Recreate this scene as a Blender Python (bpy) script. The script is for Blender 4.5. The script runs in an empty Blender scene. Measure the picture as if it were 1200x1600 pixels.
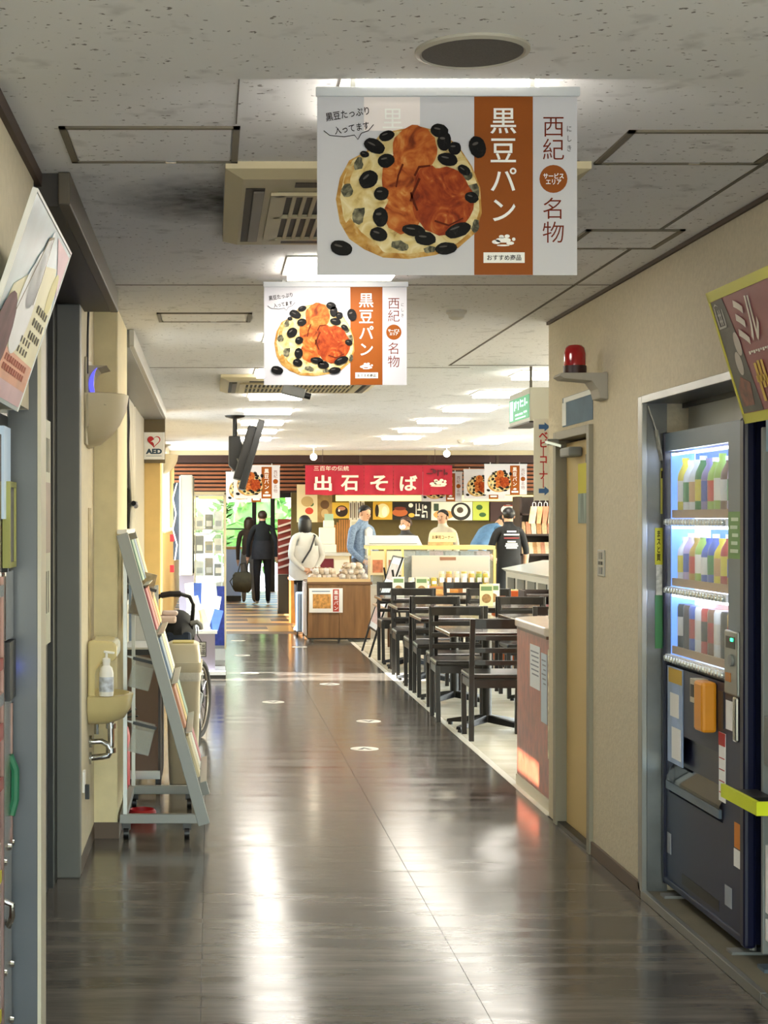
import bpy, math, random
from mathutils import Vector, Matrix
random.seed(7)
scene = bpy.context.scene
C = scene.collection
PI = math.pi
# ------------------------------------------------------------------ camera
F, VX, VY, H0 = 2500.0, 329.0, 811.0, 1.5     # focal length and vanishing point of the 1200 x 1600 frame, eye height
cd = bpy.data.cameras.new('camera'); cam = bpy.data.objects.new('camera', cd); C.objects.link(cam)
cam.location = (0, 0, H0); cam.rotation_euler = (PI/2, 0, 0)
cd.sensor_fit = 'VERTICAL'; cd.sensor_height = 36; cd.lens = 36*F/1600
cd.shift_x = (600-VX)/1600; cd.shift_y = (VY-800)/1600
cd.clip_start = .05; cd.clip_end = 300
scene.camera = cam
# ------------------------------------------------------------------ light
vs = scene.view_settings
vs.view_transform = 'Standard'; vs.look = 'None'; vs.gamma = 1; vs.use_curve_mapping = False
vs.exposure = 1.62
LAMP = 7.0            # radiance of the ceiling panels
w = bpy.data.worlds.new('sky'); scene.world = w; w.use_nodes = True
nt = w.node_tree; bg = nt.nodes['Background']
sk = nt.nodes.new('ShaderNodeTexSky'); sk.sky_type = 'NISHITA'; sk.sun_disc = False
sk.sun_elevation = math.radians(38); sk.sun_rotation = math.radians(90); sk.air_density = 1.4; sk.dust_density = 1.0
nt.links.new(sk.outputs[0], bg.inputs[0]); bg.inputs[1].default_value = 0.95
sd = bpy.data.lights.new('sun', 'SUN'); sd.energy = 13; sd.angle = math.radians(.6); sd.color = (1, .97, .92)
so = bpy.data.objects.new('sun', sd); C.objects.link(so)
so.rotation_euler = (0, math.radians(-52), 0)      # shines towards +X and down
so.location = (-10, 15, 12)

# ------------------------------------------------------------------ helpers
def lin(h):
    h = h.lstrip('#')
    r = []
    for i in (0, 2, 4):
        c = int(h[i:i+2], 16)/255
        r.append(c/12.92 if c <= .04045 else ((c+.055)/1.055)**2.4)
    return (*r, 1)
MATS = {}
def mat(name, col, rough=.55, metal=0, vary=0, scale=8, bump=0, stretch=(1, 1, 1), emit=0, alpha=1, trans=0, coat=0, spec=.5):
    if name in MATS: return MATS[name]
    m = bpy.data.materials.new(name); m.use_nodes = True; MATS[name] = m
    n = m.node_tree.nodes; L = m.node_tree.links; b = n['Principled BSDF']
    c = lin(col)
    b.inputs['Base Color'].default_value = c; b.inputs['Roughness'].default_value = rough
    b.inputs['Metallic'].default_value = metal; b.inputs['Specular IOR Level'].default_value = spec
    if coat: b.inputs['Coat Weight'].default_value = coat; b.inputs['Coat Roughness'].default_value = .08
    if trans: b.inputs['Transmission Weight'].default_value = trans; b.inputs['IOR'].default_value = 1.1
    if alpha < 1: b.inputs['Alpha'].default_value = alpha
    if emit: b.inputs['Emission Color'].default_value = c; b.inputs['Emission Strength'].default_value = emit
    if vary or bump:
        tc = n.new('ShaderNodeTexCoord'); mp = n.new('ShaderNodeMapping'); mp.inputs['Scale'].default_value = stretch
        nz = n.new('ShaderNodeTexNoise'); nz.inputs['Scale'].default_value = scale; nz.inputs['Detail'].default_value = 5
        L.new(tc.outputs['Object'], mp.inputs[0]); L.new(mp.outputs[0], nz.inputs['Vector'])
        if vary:
            r = n.new('ShaderNodeValToRGB'); r.color_ramp.elements[0].position = .3; r.color_ramp.elements[1].position = .7
            r.color_ramp.elements[0].color = tuple(x*(1-vary) for x in c[:3])+(1,)
            r.color_ramp.elements[1].color = tuple(min(1, x*(1+vary)) for x in c[:3])+(1,)
            L.new(nz.outputs[0], r.inputs[0]); L.new(r.outputs[0], b.inputs['Base Color'])
        if bump:
            bp = n.new('ShaderNodeBump'); bp.inputs['Strength'].default_value = bump; bp.inputs['Distance'].default_value = .01
            L.new(nz.outputs[0], bp.inputs['Height']); L.new(bp.outputs[0], b.inputs['Normal'])
    return m
def floor_mat(name, dark, light, rough, stretch, scale=3.0):
    m = mat(name, dark, rough, spec=.28); n = m.node_tree.nodes; L = m.node_tree.links; b = n['Principled BSDF']
    g = n.new('ShaderNodeNewGeometry'); mp = n.new('ShaderNodeMapping'); mp.inputs['Scale'].default_value = stretch
    L.new(g.outputs['Position'], mp.inputs[0])
    a = n.new('ShaderNodeTexNoise'); a.inputs['Scale'].default_value = scale; a.inputs['Detail'].default_value = 8; a.inputs['Roughness'].default_value = .68
    L.new(mp.outputs[0], a.inputs['Vector'])
    r = n.new('ShaderNodeValToRGB'); r.color_ramp.elements[0].position = .33; r.color_ramp.elements[1].position = .68
    r.color_ramp.elements[0].color = lin(dark); r.color_ramp.elements[1].color = lin(light)
    L.new(a.outputs[0], r.inputs[0]); L.new(r.outputs[0], b.inputs['Base Color'])
    rr = n.new('ShaderNodeMapRange'); rr.inputs['From Min'].default_value = .3; rr.inputs['From Max'].default_value = .7
    rr.inputs['To Min'].default_value = rough*.7; rr.inputs['To Max'].default_value = rough*1.35
    L.new(a.outputs[0], rr.inputs[0]); L.new(rr.outputs[0], b.inputs['Roughness'])
    bp = n.new('ShaderNodeBump'); bp.inputs['Strength'].default_value = .008; bp.inputs['Distance'].default_value = .01
    L.new(a.outputs[0], bp.inputs['Height']); L.new(bp.outputs[0], b.inputs['Normal'])
    return m
def ceil_mat():
    m = mat('ceiling_board', '#c9c6c0', .9); n = m.node_tree.nodes; L = m.node_tree.links; b = n['Principled BSDF']
    g = n.new('ShaderNodeNewGeometry')
    def layer(scale, stretch, lo, hi):
        mp = n.new('ShaderNodeMapping'); mp.inputs['Scale'].default_value = stretch
        L.new(g.outputs['Position'], mp.inputs[0])
        a = n.new('ShaderNodeTexNoise'); a.inputs['Scale'].default_value = scale; a.inputs['Detail'].default_value = 3
        L.new(mp.outputs[0], a.inputs['Vector'])
        r = n.new('ShaderNodeValToRGB'); r.color_ramp.elements[0].position = lo; r.color_ramp.elements[1].position = hi
        r.color_ramp.elements[0].color = (.3, .28, .26, 1); r.color_ramp.elements[1].color = (1, 1, 1, 1)
        L.new(a.outputs[0], r.inputs[0]); return r
    r1 = layer(48, (1, 1.3, 1), .30, .34); r2 = layer(9, (1, 1, 1), -1.5, .4)
    mx = n.new('ShaderNodeMix'); mx.data_type = 'RGBA'; mx.blend_type = 'MULTIPLY'; mx.inputs['Factor'].default_value = 1
    L.new(r1.outputs[0], mx.inputs[6]); L.new(r2.outputs[0], mx.inputs[7])
    m2 = n.new('ShaderNodeMix'); m2.data_type = 'RGBA'; m2.blend_type = 'MULTIPLY'; m2.inputs['Factor'].default_value = 1
    m2.inputs[6].default_value = lin('#e9e8e6'); L.new(mx.outputs[2], m2.inputs[7]); L.new(m2.outputs[2], b.inputs['Base Color'])
    bp = n.new('ShaderNodeBump'); bp.inputs['Strength'].default_value = .4; bp.inputs['Distance'].default_value = .004
    L.new(r1.outputs[0], bp.inputs['Height']); L.new(bp.outputs[0], b.inputs['Normal'])
    return m

def print_mat(name, stops, scale, detail=6, distort=1.2):
    m = mat(name, '#888888', .5, spec=.12); n = m.node_tree.nodes; L = m.node_tree.links; b = n['Principled BSDF']
    tc = n.new('ShaderNodeTexCoord'); nz = n.new('ShaderNodeTexNoise'); nz.inputs['Scale'].default_value = scale; nz.inputs['Detail'].default_value = detail; nz.inputs['Distortion'].default_value = distort
    r = n.new('ShaderNodeValToRGB'); e = r.color_ramp.elements
    while len(e) < len(stops): e.new(.5)
    for q, (p_, c_) in zip(e, stops): q.position = p_; q.color = lin(c_)
    L.new(tc.outputs['Object'], nz.inputs['Vector']); L.new(nz.outputs[0], r.inputs[0]); L.new(r.outputs[0], b.inputs['Base Color'])
    return m

class MB:
    def __init__(s): s.v = []; s.f = []; s.m = []
    def add(s, vs, fs, m=0, M=None):
        o = len(s.v)
        s.v += [tuple((M @ Vector(v)) if M else v) for v in vs]
        s.f += [tuple(i+o for i in f) for f in fs]; s.m += [m]*len(fs); return s
    def box(s, x0, x1, y0, y1, z0, z1, m=0, M=None):
        return s.add([(x0,y0,z0),(x1,y0,z0),(x1,y1,z0),(x0,y1,z0),(x0,y0,z1),(x1,y0,z1),(x1,y1,z1),(x0,y1,z1)],
            [(0,3,2,1),(4,5,6,7),(0,1,5,4),(1,2,6,5),(2,3,7,6),(3,0,4,7)], m, M)
    def bar(s, a, b, w, d, m=0, up=(0,0,1)):
        a = Vector(a); b = Vector(b); z = (b-a).normalized(); u = Vector(up)
        if abs(z.dot(u)) > .99: u = Vector((0,1,0))
        x = z.cross(u).normalized(); y = z.cross(x).normalized(); vs = []
        for p in (a, b):
            for (i, j) in ((-1,-1),(1,-1),(1,1),(-1,1)): vs.append(tuple(p + x*w/2*i + y*d/2*j))
        return s.add(vs, [(3,2,1,0),(4,5,6,7),(0,1,5,4),(1,2,6,5),(2,3,7,6),(3,0,4,7)], m)
    def loft(s, rings, m=0, cap=True, closed=False):
        n = len(rings[0]); vs = [tuple(p) for r in rings for p in r]; fs = []
        k = len(rings)
        for i in range(k if closed else k-1):
            for j in range(n):
                a = i*n+j; b = i*n+(j+1) % n; c = ((i+1) % k)*n+(j+1) % n; d = ((i+1) % k)*n+j
                fs.append((a, b, c, d))
        if cap and not closed: fs.append(tuple(range(n))[::-1]); fs.append(tuple(range((k-1)*n, k*n)))
        return s.add(vs, fs, m)
    def tube(s, pts, r, n=8, m=0, closed=False):
        P_ = [Vector(p) for p in pts]; rings = []; k = len(P_); nx = None
        for i, p in enumerate(P_):
            if closed: t = (P_[(i+1) % k]-P_[i-1]).normalized()
            else: t = (P_[min(i+1, k-1)]-P_[max(i-1, 0)]).normalized()
            if nx is None:
                u = Vector((0,0,1)) if abs(t.z) < .9 else Vector((1,0,0)); nx = t.cross(u).normalized()
            nx = (nx - t*nx.dot(t)).normalized(); ny = t.cross(nx); q = r[i] if isinstance(r, (list, tuple)) else r
            rings.append([p + nx*q*math.cos(2*PI*j/n) + ny*q*math.sin(2*PI*j/n) for j in range(n)])
        return s.loft(rings, m, True, closed)
    def cyl(s, a, b, r, r2=None, n=12, m=0): return s.tube([a, b], [r, r if r2 is None else r2], n, m)
    def lathe(s, prof, c=(0,0,0), n=16, m=0, sx=1, sy=1, M=None):
        rings = [[(c[0]+r*sx*math.cos(2*PI*j/n), c[1]+r*sy*math.sin(2*PI*j/n), c[2]+z) for j in range(n)] for r, z in prof]
        if M: rings = [[M @ Vector(p) for p in q] for q in rings]
        return s.loft(rings, m)
    def ell(s, c, rx, ry, rz, nu=12, nv=8, m=0):
        prof = [(max(1e-4, math.sin(PI*i/nv)), -math.cos(PI*i/nv)) for i in range(nv+1)]
        rings = [[(c[0]+r*rx*math.cos(2*PI*j/nu), c[1]+r*ry*math.sin(2*PI*j/nu), c[2]+z*rz) for j in range(nu)] for r, z in prof]
        return s.loft(rings, m)
    def prism(s, poly, y0, y1, m=0, plane='xz'):
        n = len(poly)
        def q(a, b, d): return (a, d, b) if plane == 'xz' else ((a, b, d) if plane == 'xy' else (d, a, b))
        vs = [q(a, b, y0) for a, b in poly]+[q(a, b, y1) for a, b in poly]
        fs = [tuple(range(n)), tuple(range(2*n-1, n-1, -1))]+[(i, i+n, (i+1) % n+n, (i+1) % n) for i in range(n)]
        return s.add(vs, fs, m)
    def flat(s, poly, y, m=0):            # printed shape in the XZ plane, a paper layer at depth y
        return s.prism(poly, y, y+.0004, m)
    def build(s, name, mats, parent=None, world=False, smooth=False, bevel=0, origin=None, seg=2):
        off = Vector((0,0,0))
        if origin is not None: off = Vector(origin)
        elif world and parent is not None:
            q = parent
            while q is not None: off += q.location; q = q.parent
        me = bpy.data.meshes.new(name); me.from_pydata([tuple(Vector(v)-off) for v in s.v], [], s.f)
        if not isinstance(mats, (list, tuple)): mats = [mats]
        for a in mats: me.materials.append(a)
        if len(mats) > 1: me.polygons.foreach_set('material_index', s.m)
        if smooth:
            me.polygons.foreach_set('use_smooth', [True]*len(me.polygons)); me.set_sharp_from_angle(angle=.7)
        me.update()
        o = bpy.data.objects.new(name, me); C.objects.link(o)
        if parent is not None: o.parent = parent
        elif origin is not None: o.location = off
        if bevel:
            b = o.modifiers.new('bevel', 'BEVEL'); b.width = bevel; b.segments = seg; b.limit_method = 'ANGLE'
        return o
def tag(o, label, cat, group=None, kind=None):
    o['label'] = label; o['category'] = cat
    if group: o['group'] = group
    if kind: o['kind'] = kind
    return o
def thing(name, label, cat, loc, rot=(0,0,0), group=None):
    o = bpy.data.objects.new(name, None); C.objects.link(o); o.empty_display_size = .1
    o.location = loc; o.rotation_euler = rot if isinstance(rot, tuple) else (0, 0, rot)
    return tag(o, label, cat, group)
def struct(name, mb, mats, label, cat='wall', **k):
    o = mb.build(name, mats, **k); return tag(o, label, cat, None, 'structure')
def copy_tree(o, parent=None):
    c = o.copy(); C.objects.link(c); c.parent = parent
    for ch in o.children: copy_tree(ch, c)
    return c
TEXTS = []
def text(parent, body, cx, cz, w, h, m, y=-.001, bold=0.0, sl=1.0, rot=0, name='lettering', face=None):
    TEXTS.append((parent, body, cx, cz, w, h, m, y, bold, sl, rot, name, face))
def vtext(parent, body, cx, ztop, zbot, size, m, y=-.001, bold=0.0):      # upright column, one object for each character
    n = len(body)
    for i, c_ in enumerate(body): text(parent, c_, cx, ztop+(zbot-ztop)*(i+.5)/n, 'em', size, m, y, bold)
def flush_texts():
    cache = {}; tmp = []
    for t in TEXTS:
        k = (t[1], t[8], t[9])
        if k in cache: continue
        c = bpy.data.curves.new('t', 'FONT'); c.body = t[1]; c.size = 1; c.offset = t[8]; c.space_line = t[9]
        c.align_x = 'CENTER'; c.resolution_u = 3
        o = bpy.data.objects.new('t', c); C.objects.link(o); cache[k] = o; tmp.append(o)
    bpy.context.view_layer.update(); dg = bpy.context.evaluated_depsgraph_get(); data = {}
    for k, o in cache.items():
        me = bpy.data.meshes.new_from_object(o.evaluated_get(dg)); data[k] = me
    for o in tmp: bpy.data.objects.remove(o)
    for (p, body, cx, cz, w, h, m, y, bold, sl, rot, name, face) in TEXTS:
        src = data[(body, bold, sl)]
        co = [v.co for v in src.vertices]
        if not co: continue
        x0 = min(c.x for c in co); x1 = max(c.x for c in co); y0 = min(c.y for c in co); y1 = max(c.y for c in co)
        if w == 'em': sx = sy = h; x0 = x1 = 0; y0 = y1 = .36
        elif w is None: sc = h/(y1-y0); sx = sy = sc
        elif h is None: sc = w/(x1-x0); sx = sy = sc
        else: sx = w/(x1-x0); sy = h/(y1-y0)
        me = src.copy(); me.name = name; cr, sr = math.cos(rot), math.sin(rot)
        for v in me.vertices:
            a = (v.co.x-(x0+x1)/2)*sx; b = (v.co.y-(y0+y1)/2)*sy
            a, b = a*cr-b*sr, a*sr+b*cr
            q = Vector((cx+a, y, cz+b)); v.co = (face @ q) if face else q
        me.materials.clear(); me.materials.append(m)
        o = bpy.data.objects.new(name, me); C.objects.link(o); o.parent = p
def P(px, py, Y): return Vector(((px-VX)*Y/F, Y, H0-(py-VY)*Y/F))
def pxX(px, Y): return (px-VX)*Y/F
def pyZ(py, Y): return H0-(py-VY)*Y/F
ORD = ['first','second','third','fourth','fifth','sixth','seventh','eighth','ninth','tenth','eleventh','twelfth','thirteenth','fourteenth','fifteenth','sixteenth','seventeenth','eighteenth','nineteenth','twentieth']
def rect(x0, x1, z0, z1): return [(x0,z0),(x1,z0),(x1,z1),(x0,z1)]
def disc(cx, cz, rx, rz=None, n=24, a=0):
    rz = rx if rz is None else rz; ca, sa = math.cos(a), math.sin(a)
    return [(cx+rx*math.cos(2*PI*i/n)*ca-rz*math.sin(2*PI*i/n)*sa, cz+rx*math.cos(2*PI*i/n)*sa+rz*math.sin(2*PI*i/n)*ca) for i in range(n)]

# ------------------------------------------------------------------ materials
Mceil = ceil_mat()
Mwall = mat('cream_wall', '#d3c9ae', .8, vary=.05, scale=30, bump=.15)
Mwallr = mat('beige_wallpaper', '#cec4ab', .85, vary=.06, scale=60, bump=.3)
Mtan = mat('tan_wall', '#d8b877', .75, vary=.04)
Mdark = mat('black', '#0c0c0d', .4)
Mgrey = mat('grey_steel', '#55585b', .42, .5, vary=.08, scale=3)
Mgreyp = mat('grey_paint', '#7d7f7c', .5, vary=.05, scale=3)
Msteel = mat('brushed_steel', '#9a9b98', .32, .9, vary=.18, scale=2.5, stretch=(1,1,.4))
Malu = mat('aluminium', '#a9aba9', .38, .8)
Mchrome = mat('chrome', '#c9c9c6', .15, 1)
Mwhite = mat('white_plastic', '#ecebe6', .45)
Mpaper = mat('white_paper', '#f2f1ec', .7)
Mvinyl = mat('banner_vinyl', '#c6c5ca', .6, spec=.2)
Mglass = mat('clear_glass', '#e8f2f0', .04, alpha=.13)
Macr = mat('clear_acrylic', '#dfe6e4', .1, alpha=.28)
Mbrown = mat('dark_brown_trim', '#463426', .6)
Mlamp = mat('lamp_diffuser', '#fff9ee', .5, emit=LAMP)
Mred = mat('red', '#b3181e', .5)
Mblue = mat('sign_blue', '#2d5f9c', .5)
Mink = mat('ink_dark', '#241c1a', .9, spec=.05)
Mor = mat('banner_orange', '#8c480b', .55, spec=.2)
Mmaroon = mat('ink_maroon', '#6d2c1c', .8, spec=.1)
# ================================================================== the setting
Mfloor = floor_mat('vinyl_floor', '#454039', '#6d675e', .16, (.35, 2.6, 1), 3.2)
Mcream = floor_mat('cream_floor', '#d6cfb6', '#e6e0cc', .22, (.5, 2, 1), 2.2)
fl = struct('floor', MB().box(-1.2, 1.716, -1.5, 33.2, -.12, -.004).box(1.716, 8.2, -1.5, 33.2, -.12, -.004), mat('floor_bed', '#332f2b', .6), 'dark polished corridor floor of large vinyl tiles', 'floor')
# dark corridor tiles: three columns, each tile its own piece
xs = [-1.2, -.03, .84, 1.70]; tmesh = {}
y = 1.03; row = 0
while y < 20.9:
    y1 = min(y+.9, 20.9)
    for i in range(3):
        k = (i, round(y1-y, 3))
        if k not in tmesh:
            t = MB().box(xs[i]+.001, xs[i+1]-.001, .001, y1-y-.001, -.004, 0).build('tile', Mfloor, fl)
            t.location = (0, y, 0); tmesh[k] = t
        else:
            t = tmesh[k].copy(); C.objects.link(t); t.location = (0, y, 0)
    y = y1
# border strip and cream floor tiles of the dining area
MB().box(1.70, 1.745, 8.1, 20.9, -.004, .0015).build('border_strip', mat('white_strip', '#e6e1d2', .3), fl)
first = {}
y = 8.12
while y < 24:
    for i in range(6):
        x0 = 1.746+i*.9
        if y < 9.0 and i > 2: continue
        if 'c' not in first:
            t = MB().box(.001, .899, .001, .899, -.004, 0).build('tile', Mcream, fl); first['c'] = t
        else:
            t = first['c'].copy(); C.objects.link(t)
        t.location = (x0, y, 0)
    y += .9
# striped planks at the far end of the corridor
Mp = [mat('plank_dark', '#5a3f22', .42, vary=.25, scale=6, stretch=(.5,3,1)), mat('plank_yellow', '#d8b06a', .42, vary=.2, scale=6, stretch=(.5,3,1)), mat('plank_mid', '#a87c44', .42, vary=.25, scale=6, stretch=(.5,3,1))]
y = 20.9; i = 0
while y < 33:
    wv = .36 if i % 2 else .5
    MB().box(-1.2, 1.70, y+.002, y+wv-.002, -.004, 0).build('plank', Mp[(0, 1, 0, 2)[i % 4]], fl); y += wv; i += 1
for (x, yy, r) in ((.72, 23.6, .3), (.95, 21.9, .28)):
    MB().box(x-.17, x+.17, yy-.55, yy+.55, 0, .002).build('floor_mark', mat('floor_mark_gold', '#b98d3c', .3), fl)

# ceiling
ce = struct('ceiling', MB().box(-1.2, 8.2, 3.52, 33.2, 2.495, 2.7), Mceil, 'off-white fissured board ceiling with recessed panel lights', 'ceiling')
MB().box(-1.2, 8.2, -1.5, 3.52, 2.468, 2.7).build('lowered_section', Mceil, ce)
Mjoint = mat('ceiling_joint', '#6e675d', .8)
for (x0, x1, y0, y1) in ((1.54, 1.552, 3.6, 10.35), (1.54, 4.5, 10.34, 10.36), (-.5, 1.7, 6.79, 6.794), (.063, .066, 3.53, 4.02), (-.4, 1.7, 10.5, 10.504)):
    MB().box(x0, x1, y0, y1, 2.4925, 2.496).build('joint', Mjoint, ce)
# right wall
Xr = 1.71
wr = struct('wall_right', MB().box(Xr, 2.05, 6.33, 7.15, 0, 2.495), Mwallr, 'beige textured wall between the vending recess and the door', 'wall')
MB().box(Xr, 2.05, -1.5, 6.33, 1.975, 2.495).build('upper_wall', Mwallr, wr)
MB().box(Xr, 2.05, 7.15, 7.90, 1.925, 2.495).build('upper_wall', Mwallr, wr)
MB().box(Xr, 2.05, 7.90, 8.09, 0, 2.495).build('end_pier', Mwallr, wr)
MB().box(Xr, 2.05, -1.5, 3.3, 0, 1.975).build('lower_wall', Mwallr, wr)
MB().box(2.55, 2.7, 3.2, 8.1, 0, 2.495).build('recess_back', Mdark, wr)
MB().box(2.05, 2.55, 8.0, 8.1, 0, 2.495).build('return_wall', Mwallr, wr)
struct('baseboard_right', MB().box(Xr-.012, Xr, 6.33, 7.15, 0, .06), mat('brown_baseboard', '#5b4a3c', .5), 'low brown baseboard along the beige right wall', 'baseboard', bevel=.003)
struct('trim_1', MB().box(Xr-.012, Xr+.002, -1.5, 8.09, 2.48, 2.4945), Mbrown, 'thin dark brown ceiling trim along the right wall', 'trim')
# steel frame of the vending recess
tf = struct('trim_2', MB().box(Xr-.012, Xr+.01, 6.30, 6.36, 0.03, 1.985), Msteel, 'brushed steel frame around the vending machine recess', 'trim', bevel=.003)
MB().box(Xr-.012, Xr+.01, 3.3, 6.30, 1.955, 1.985).build('head_frame', Msteel, tf, bevel=.002)
MB().box(Xr, 1.80, 6.31, 6.33, .03, 1.96).build('reveal', mat('worn_steel', '#77797a', .35, .85, vary=.3, scale=4), tf)
MB().box(Xr+.01, 2.5, 3.3, 6.32, 1.956, 1.972).build('reveal_top', mat('worn_steel', '#777', .4), tf)
MB().box(1.87, 1.89, 3.3, 6.26, 1.845, 1.945).build('infill_panel', Msteel, tf)
MB().box(1.86, 1.875, 3.3, 6.31, 1.937, 1.957).build('infill_edge', Mdark, tf)
# kerb the machines stand on
kb = struct('trim_3', MB().box(1.72, 2.55, 3.3, 6.33, 0, .032), mat('kerb_top', '#6a6350', .7, vary=.15, scale=6), 'low olive kerb platform with steel edging under the vending machines', 'kerb')
for (y0, y1) in ((3.3, 4.94), (4.95, 6.33)):
    MB().box(1.700, 1.722, y0, y1, 0, .035).build('nosing', mat('kerb_steel', '#8b8a82', .4, .6), kb, bevel=.002)
# door in the right wall
dr = struct('door_1', MB().box(Xr+.035, Xr+.075, 7.22, 7.84, .01, 1.87), mat('door_cream', '#c9b079', .5), 'cream flush door with a grey frame in the right wall', 'door')
Mframe = mat('door_frame', '#8d8775', .5)
MB().box(Xr-.02, Xr+.09, 7.15, 7.20, 0, 1.925).build('frame_post', Mframe, dr, bevel=.003)
MB().box(Xr-.02, Xr+.09, 7.84, 7.90, 0, 1.925).build('frame_post', Mframe, dr, bevel=.003)
MB().box(Xr-.02, Xr+.09, 7.20, 7.84, 1.885, 1.925).build('frame_head', Mframe, dr, bevel=.003)
MB().box(Xr+.033, Xr+.036, 7.36, 7.375, .02, 1.48).build('door_edge', Mdark, dr)
MB().box(Xr-.01, Xr+.03, 7.2, 7.84, 0, .02).build('threshold', Mdark, dr)
cl = MB().box(Xr-.03, Xr+.034, 7.50, 7.70, 1.795, 1.84).build('door_closer', Mgreyp, dr, bevel=.008)
MB().bar((Xr-.02, 7.68, 1.85), (Xr-.075, 7.78, 1.875), .02, .012).bar((Xr-.075, 7.78, 1.875), (Xr-.02, 7.95, 1.875), .02, .012).build('closer_arm', Malu, cl)
MB().cyl((Xr-.07, 7.80, 1.875), (Xr-.015, 7.80, 1.875), .016).build('closer_pivot', Malu, cl, smooth=True)
hd = MB().tube([(Xr+.035, 7.27, 1.22), (Xr+.012, 7.27, 1.20), (Xr+.008, 7.27, 1.08), (Xr+.012, 7.27, .99), (Xr+.035, 7.27, .97)], .006).build('pull_cord', mat('cord_brown', '#8a4a36', .6), dr, smooth=True)

# left wall, from near to far
wl = struct('wall_left', MB().box(-.8, -.5, -1.5, 4.52, 1.80, 2.49), Mwall, 'cream wall above the vending machine on the left', 'wall')
MB().box(-.8, -.5, -1.5, 2.9, 0, 1.80).build('lower_wall', Mwall, wl)
MB().box(-.9, -.66, 4.52, 6.68, 0, 2.495).build('door_recess', mat('dark_recess', '#1b1713', .35), wl)
MB().box(-.9, -.548, 6.76, 7.52, 0, 2.495).build('wall_panel', Mwall, wl)
for (y0_, y1_, z0_, z1_) in ((8.35, 8.46, 0, 2.495), (8.46, 9.05, 0, 1.93), (8.46, 9.05, 2.26, 2.495), (9.05, 10.6, 0, 2.495)):
    MB().box(-.9, -.62, y0_, y1_, z0_, z1_).build('wall_panel', mat('grey_panel', '#8c8878', .6), wl)
MB().box(-.9, -.62, 10.6, 12.7, 0, .9).build('wall_panel', MATS['grey_panel'], wl)
MB().box(-.9, -.62, 10.6, 12.7, 2.3, 2.495).build('wall_panel', MATS['grey_panel'], wl)
MB().box(-.9, -.60, 12.7, 14.5, 0, 2.495).build('wall_panel', MATS['grey_panel'], wl)
MB().box(-.9, -.60, 15.75, 20, 0, 2.495).build('wall_panel', Mwall, wl)
MB().box(-.9, -.60, 14.85, 15.75, 2.3, 2.495).build('wall_panel', Mwall, wl)
MB().box(-.9, -.60, 20, 27.5, 0, 1.33).build('wall_panel', Mtan, wl)
MB().box(-.9, -.60, 20, 27.5, 2.4, 2.495).build('wall_panel', Mwall, wl)
MB().box(-.9, -.60, 27.5, 33.2, 0, 2.495).build('wall_panel', Mtan, wl)
struct('trim_4', MB().box(-.502, -.485, -1.5, 4.6, 2.455, 2.4945), Mbrown, 'dark brown ceiling trim above the left vending machine', 'trim')
p1 = struct('wall_left_pier', MB().box(-.9, -.436, 7.52, 8.35, 0, 2.495), mat('pier_cream', '#d9cda4', .7, vary=.05, scale=14, bump=.1), 'cream pier beside the hand basin on the left', 'wall', bevel=.008)
MB().box(-.56, -.43, 7.512, 8.355, 0, .075).build('baseboard', mat('brown_baseboard', '#5b4a3c'), p1)
MB().box(-.556, -.545, 6.76, 7.515, 0, .07).build('baseboard', mat('brown_baseboard', '#5b4a3c'), p1)
p2 = struct('wall_left_column', MB().box(-.9, -.452, 14.5, 14.85, 0, 2.495), Mtan, 'tan column carrying the defibrillator sign', 'wall', bevel=.008)
# automatic door housing and grey steel jambs
h1 = struct('trim_5', MB().box(-.66, -.435, 4.60, 6.95, 2.40, 2.494), mat('housing_dark', '#332d25', .5), 'dark metal door housing under the ceiling on the left', 'trim')
MB().box(-.437, -.402, 4.58, 6.97, 2.40, 2.494).build('edge_strip', mat('housing_edge', '#5a5244', .5, .2), h1, bevel=.004)
MB().box(-.66, -.545, 6.68, 6.76, 0, 2.40).build('jamb', mat('jamb_grey', '#63645f', .45, vary=.05, scale=3), h1, bevel=.006)
MB().box(-.66, -.64, 6.5, 6.68, 0, 2.40).build('door_edge', Mdark, h1)
h2 = struct('trim_6', MB().box(-.62, -.425, 8.4, 14.46, 2.40, 2.494), mat('housing_grey', '#8f8f8a', .4, .3), 'long grey metal housing above the curtained window on the left', 'trim')
MB().box(-.428, -.40, 8.38, 14.48, 2.405, 2.494).build('edge_strip', mat('housing_edge2', '#b5b4ac', .35, .5), h2, bevel=.004)
j1 = struct('trim_7', MB().box(-.56, -.474, 4.40, 4.52, 0, 2.2), Mgrey, 'grey steel jamb at the edge of the left vending machine', 'trim', bevel=.004)
MB().box(-.476, -.466, 4.40, 4.53, 0, 2.2).build('edge_bead', mat('bead_cream', '#c9c3ac', .5), j1)
# window with curtain
w1 = struct('window_1', MB().box(-.70, -.69, 10.6, 12.7, .9, 2.3), mat('dark_glass', '#2a3036', .08), 'dark window behind the tied curtain on the left', 'window')
for yy in (10.62, 11.3, 12.0, 12.68):
    MB().box(-.69, -.63, yy-.02, yy+.02, .9, 2.3).build('mullion', Mdark, w1)
MB().box(-.69, -.60, 10.6, 12.7, .88, .91).build('sill', Malu, w1)
# bright window
w2 = struct('window_2', MB().box(-.76, -.755, 20, 27.5, 1.33, 2.4), mat('window_glass', '#f2f8fb', .05, alpha=.12), 'bright daylight window above the tan wall on the left', 'window')
for yy in (20.02, 22.5, 25, 27.48):
    MB().box(-.76, -.70, yy-.03, yy+.03, 1.33, 2.4).build('mullion', Malu, w2)
MB().box(-.9, -.57, 20, 27.5, 1.325, 1.35).build('sill', Mwhite, w2)
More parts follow.
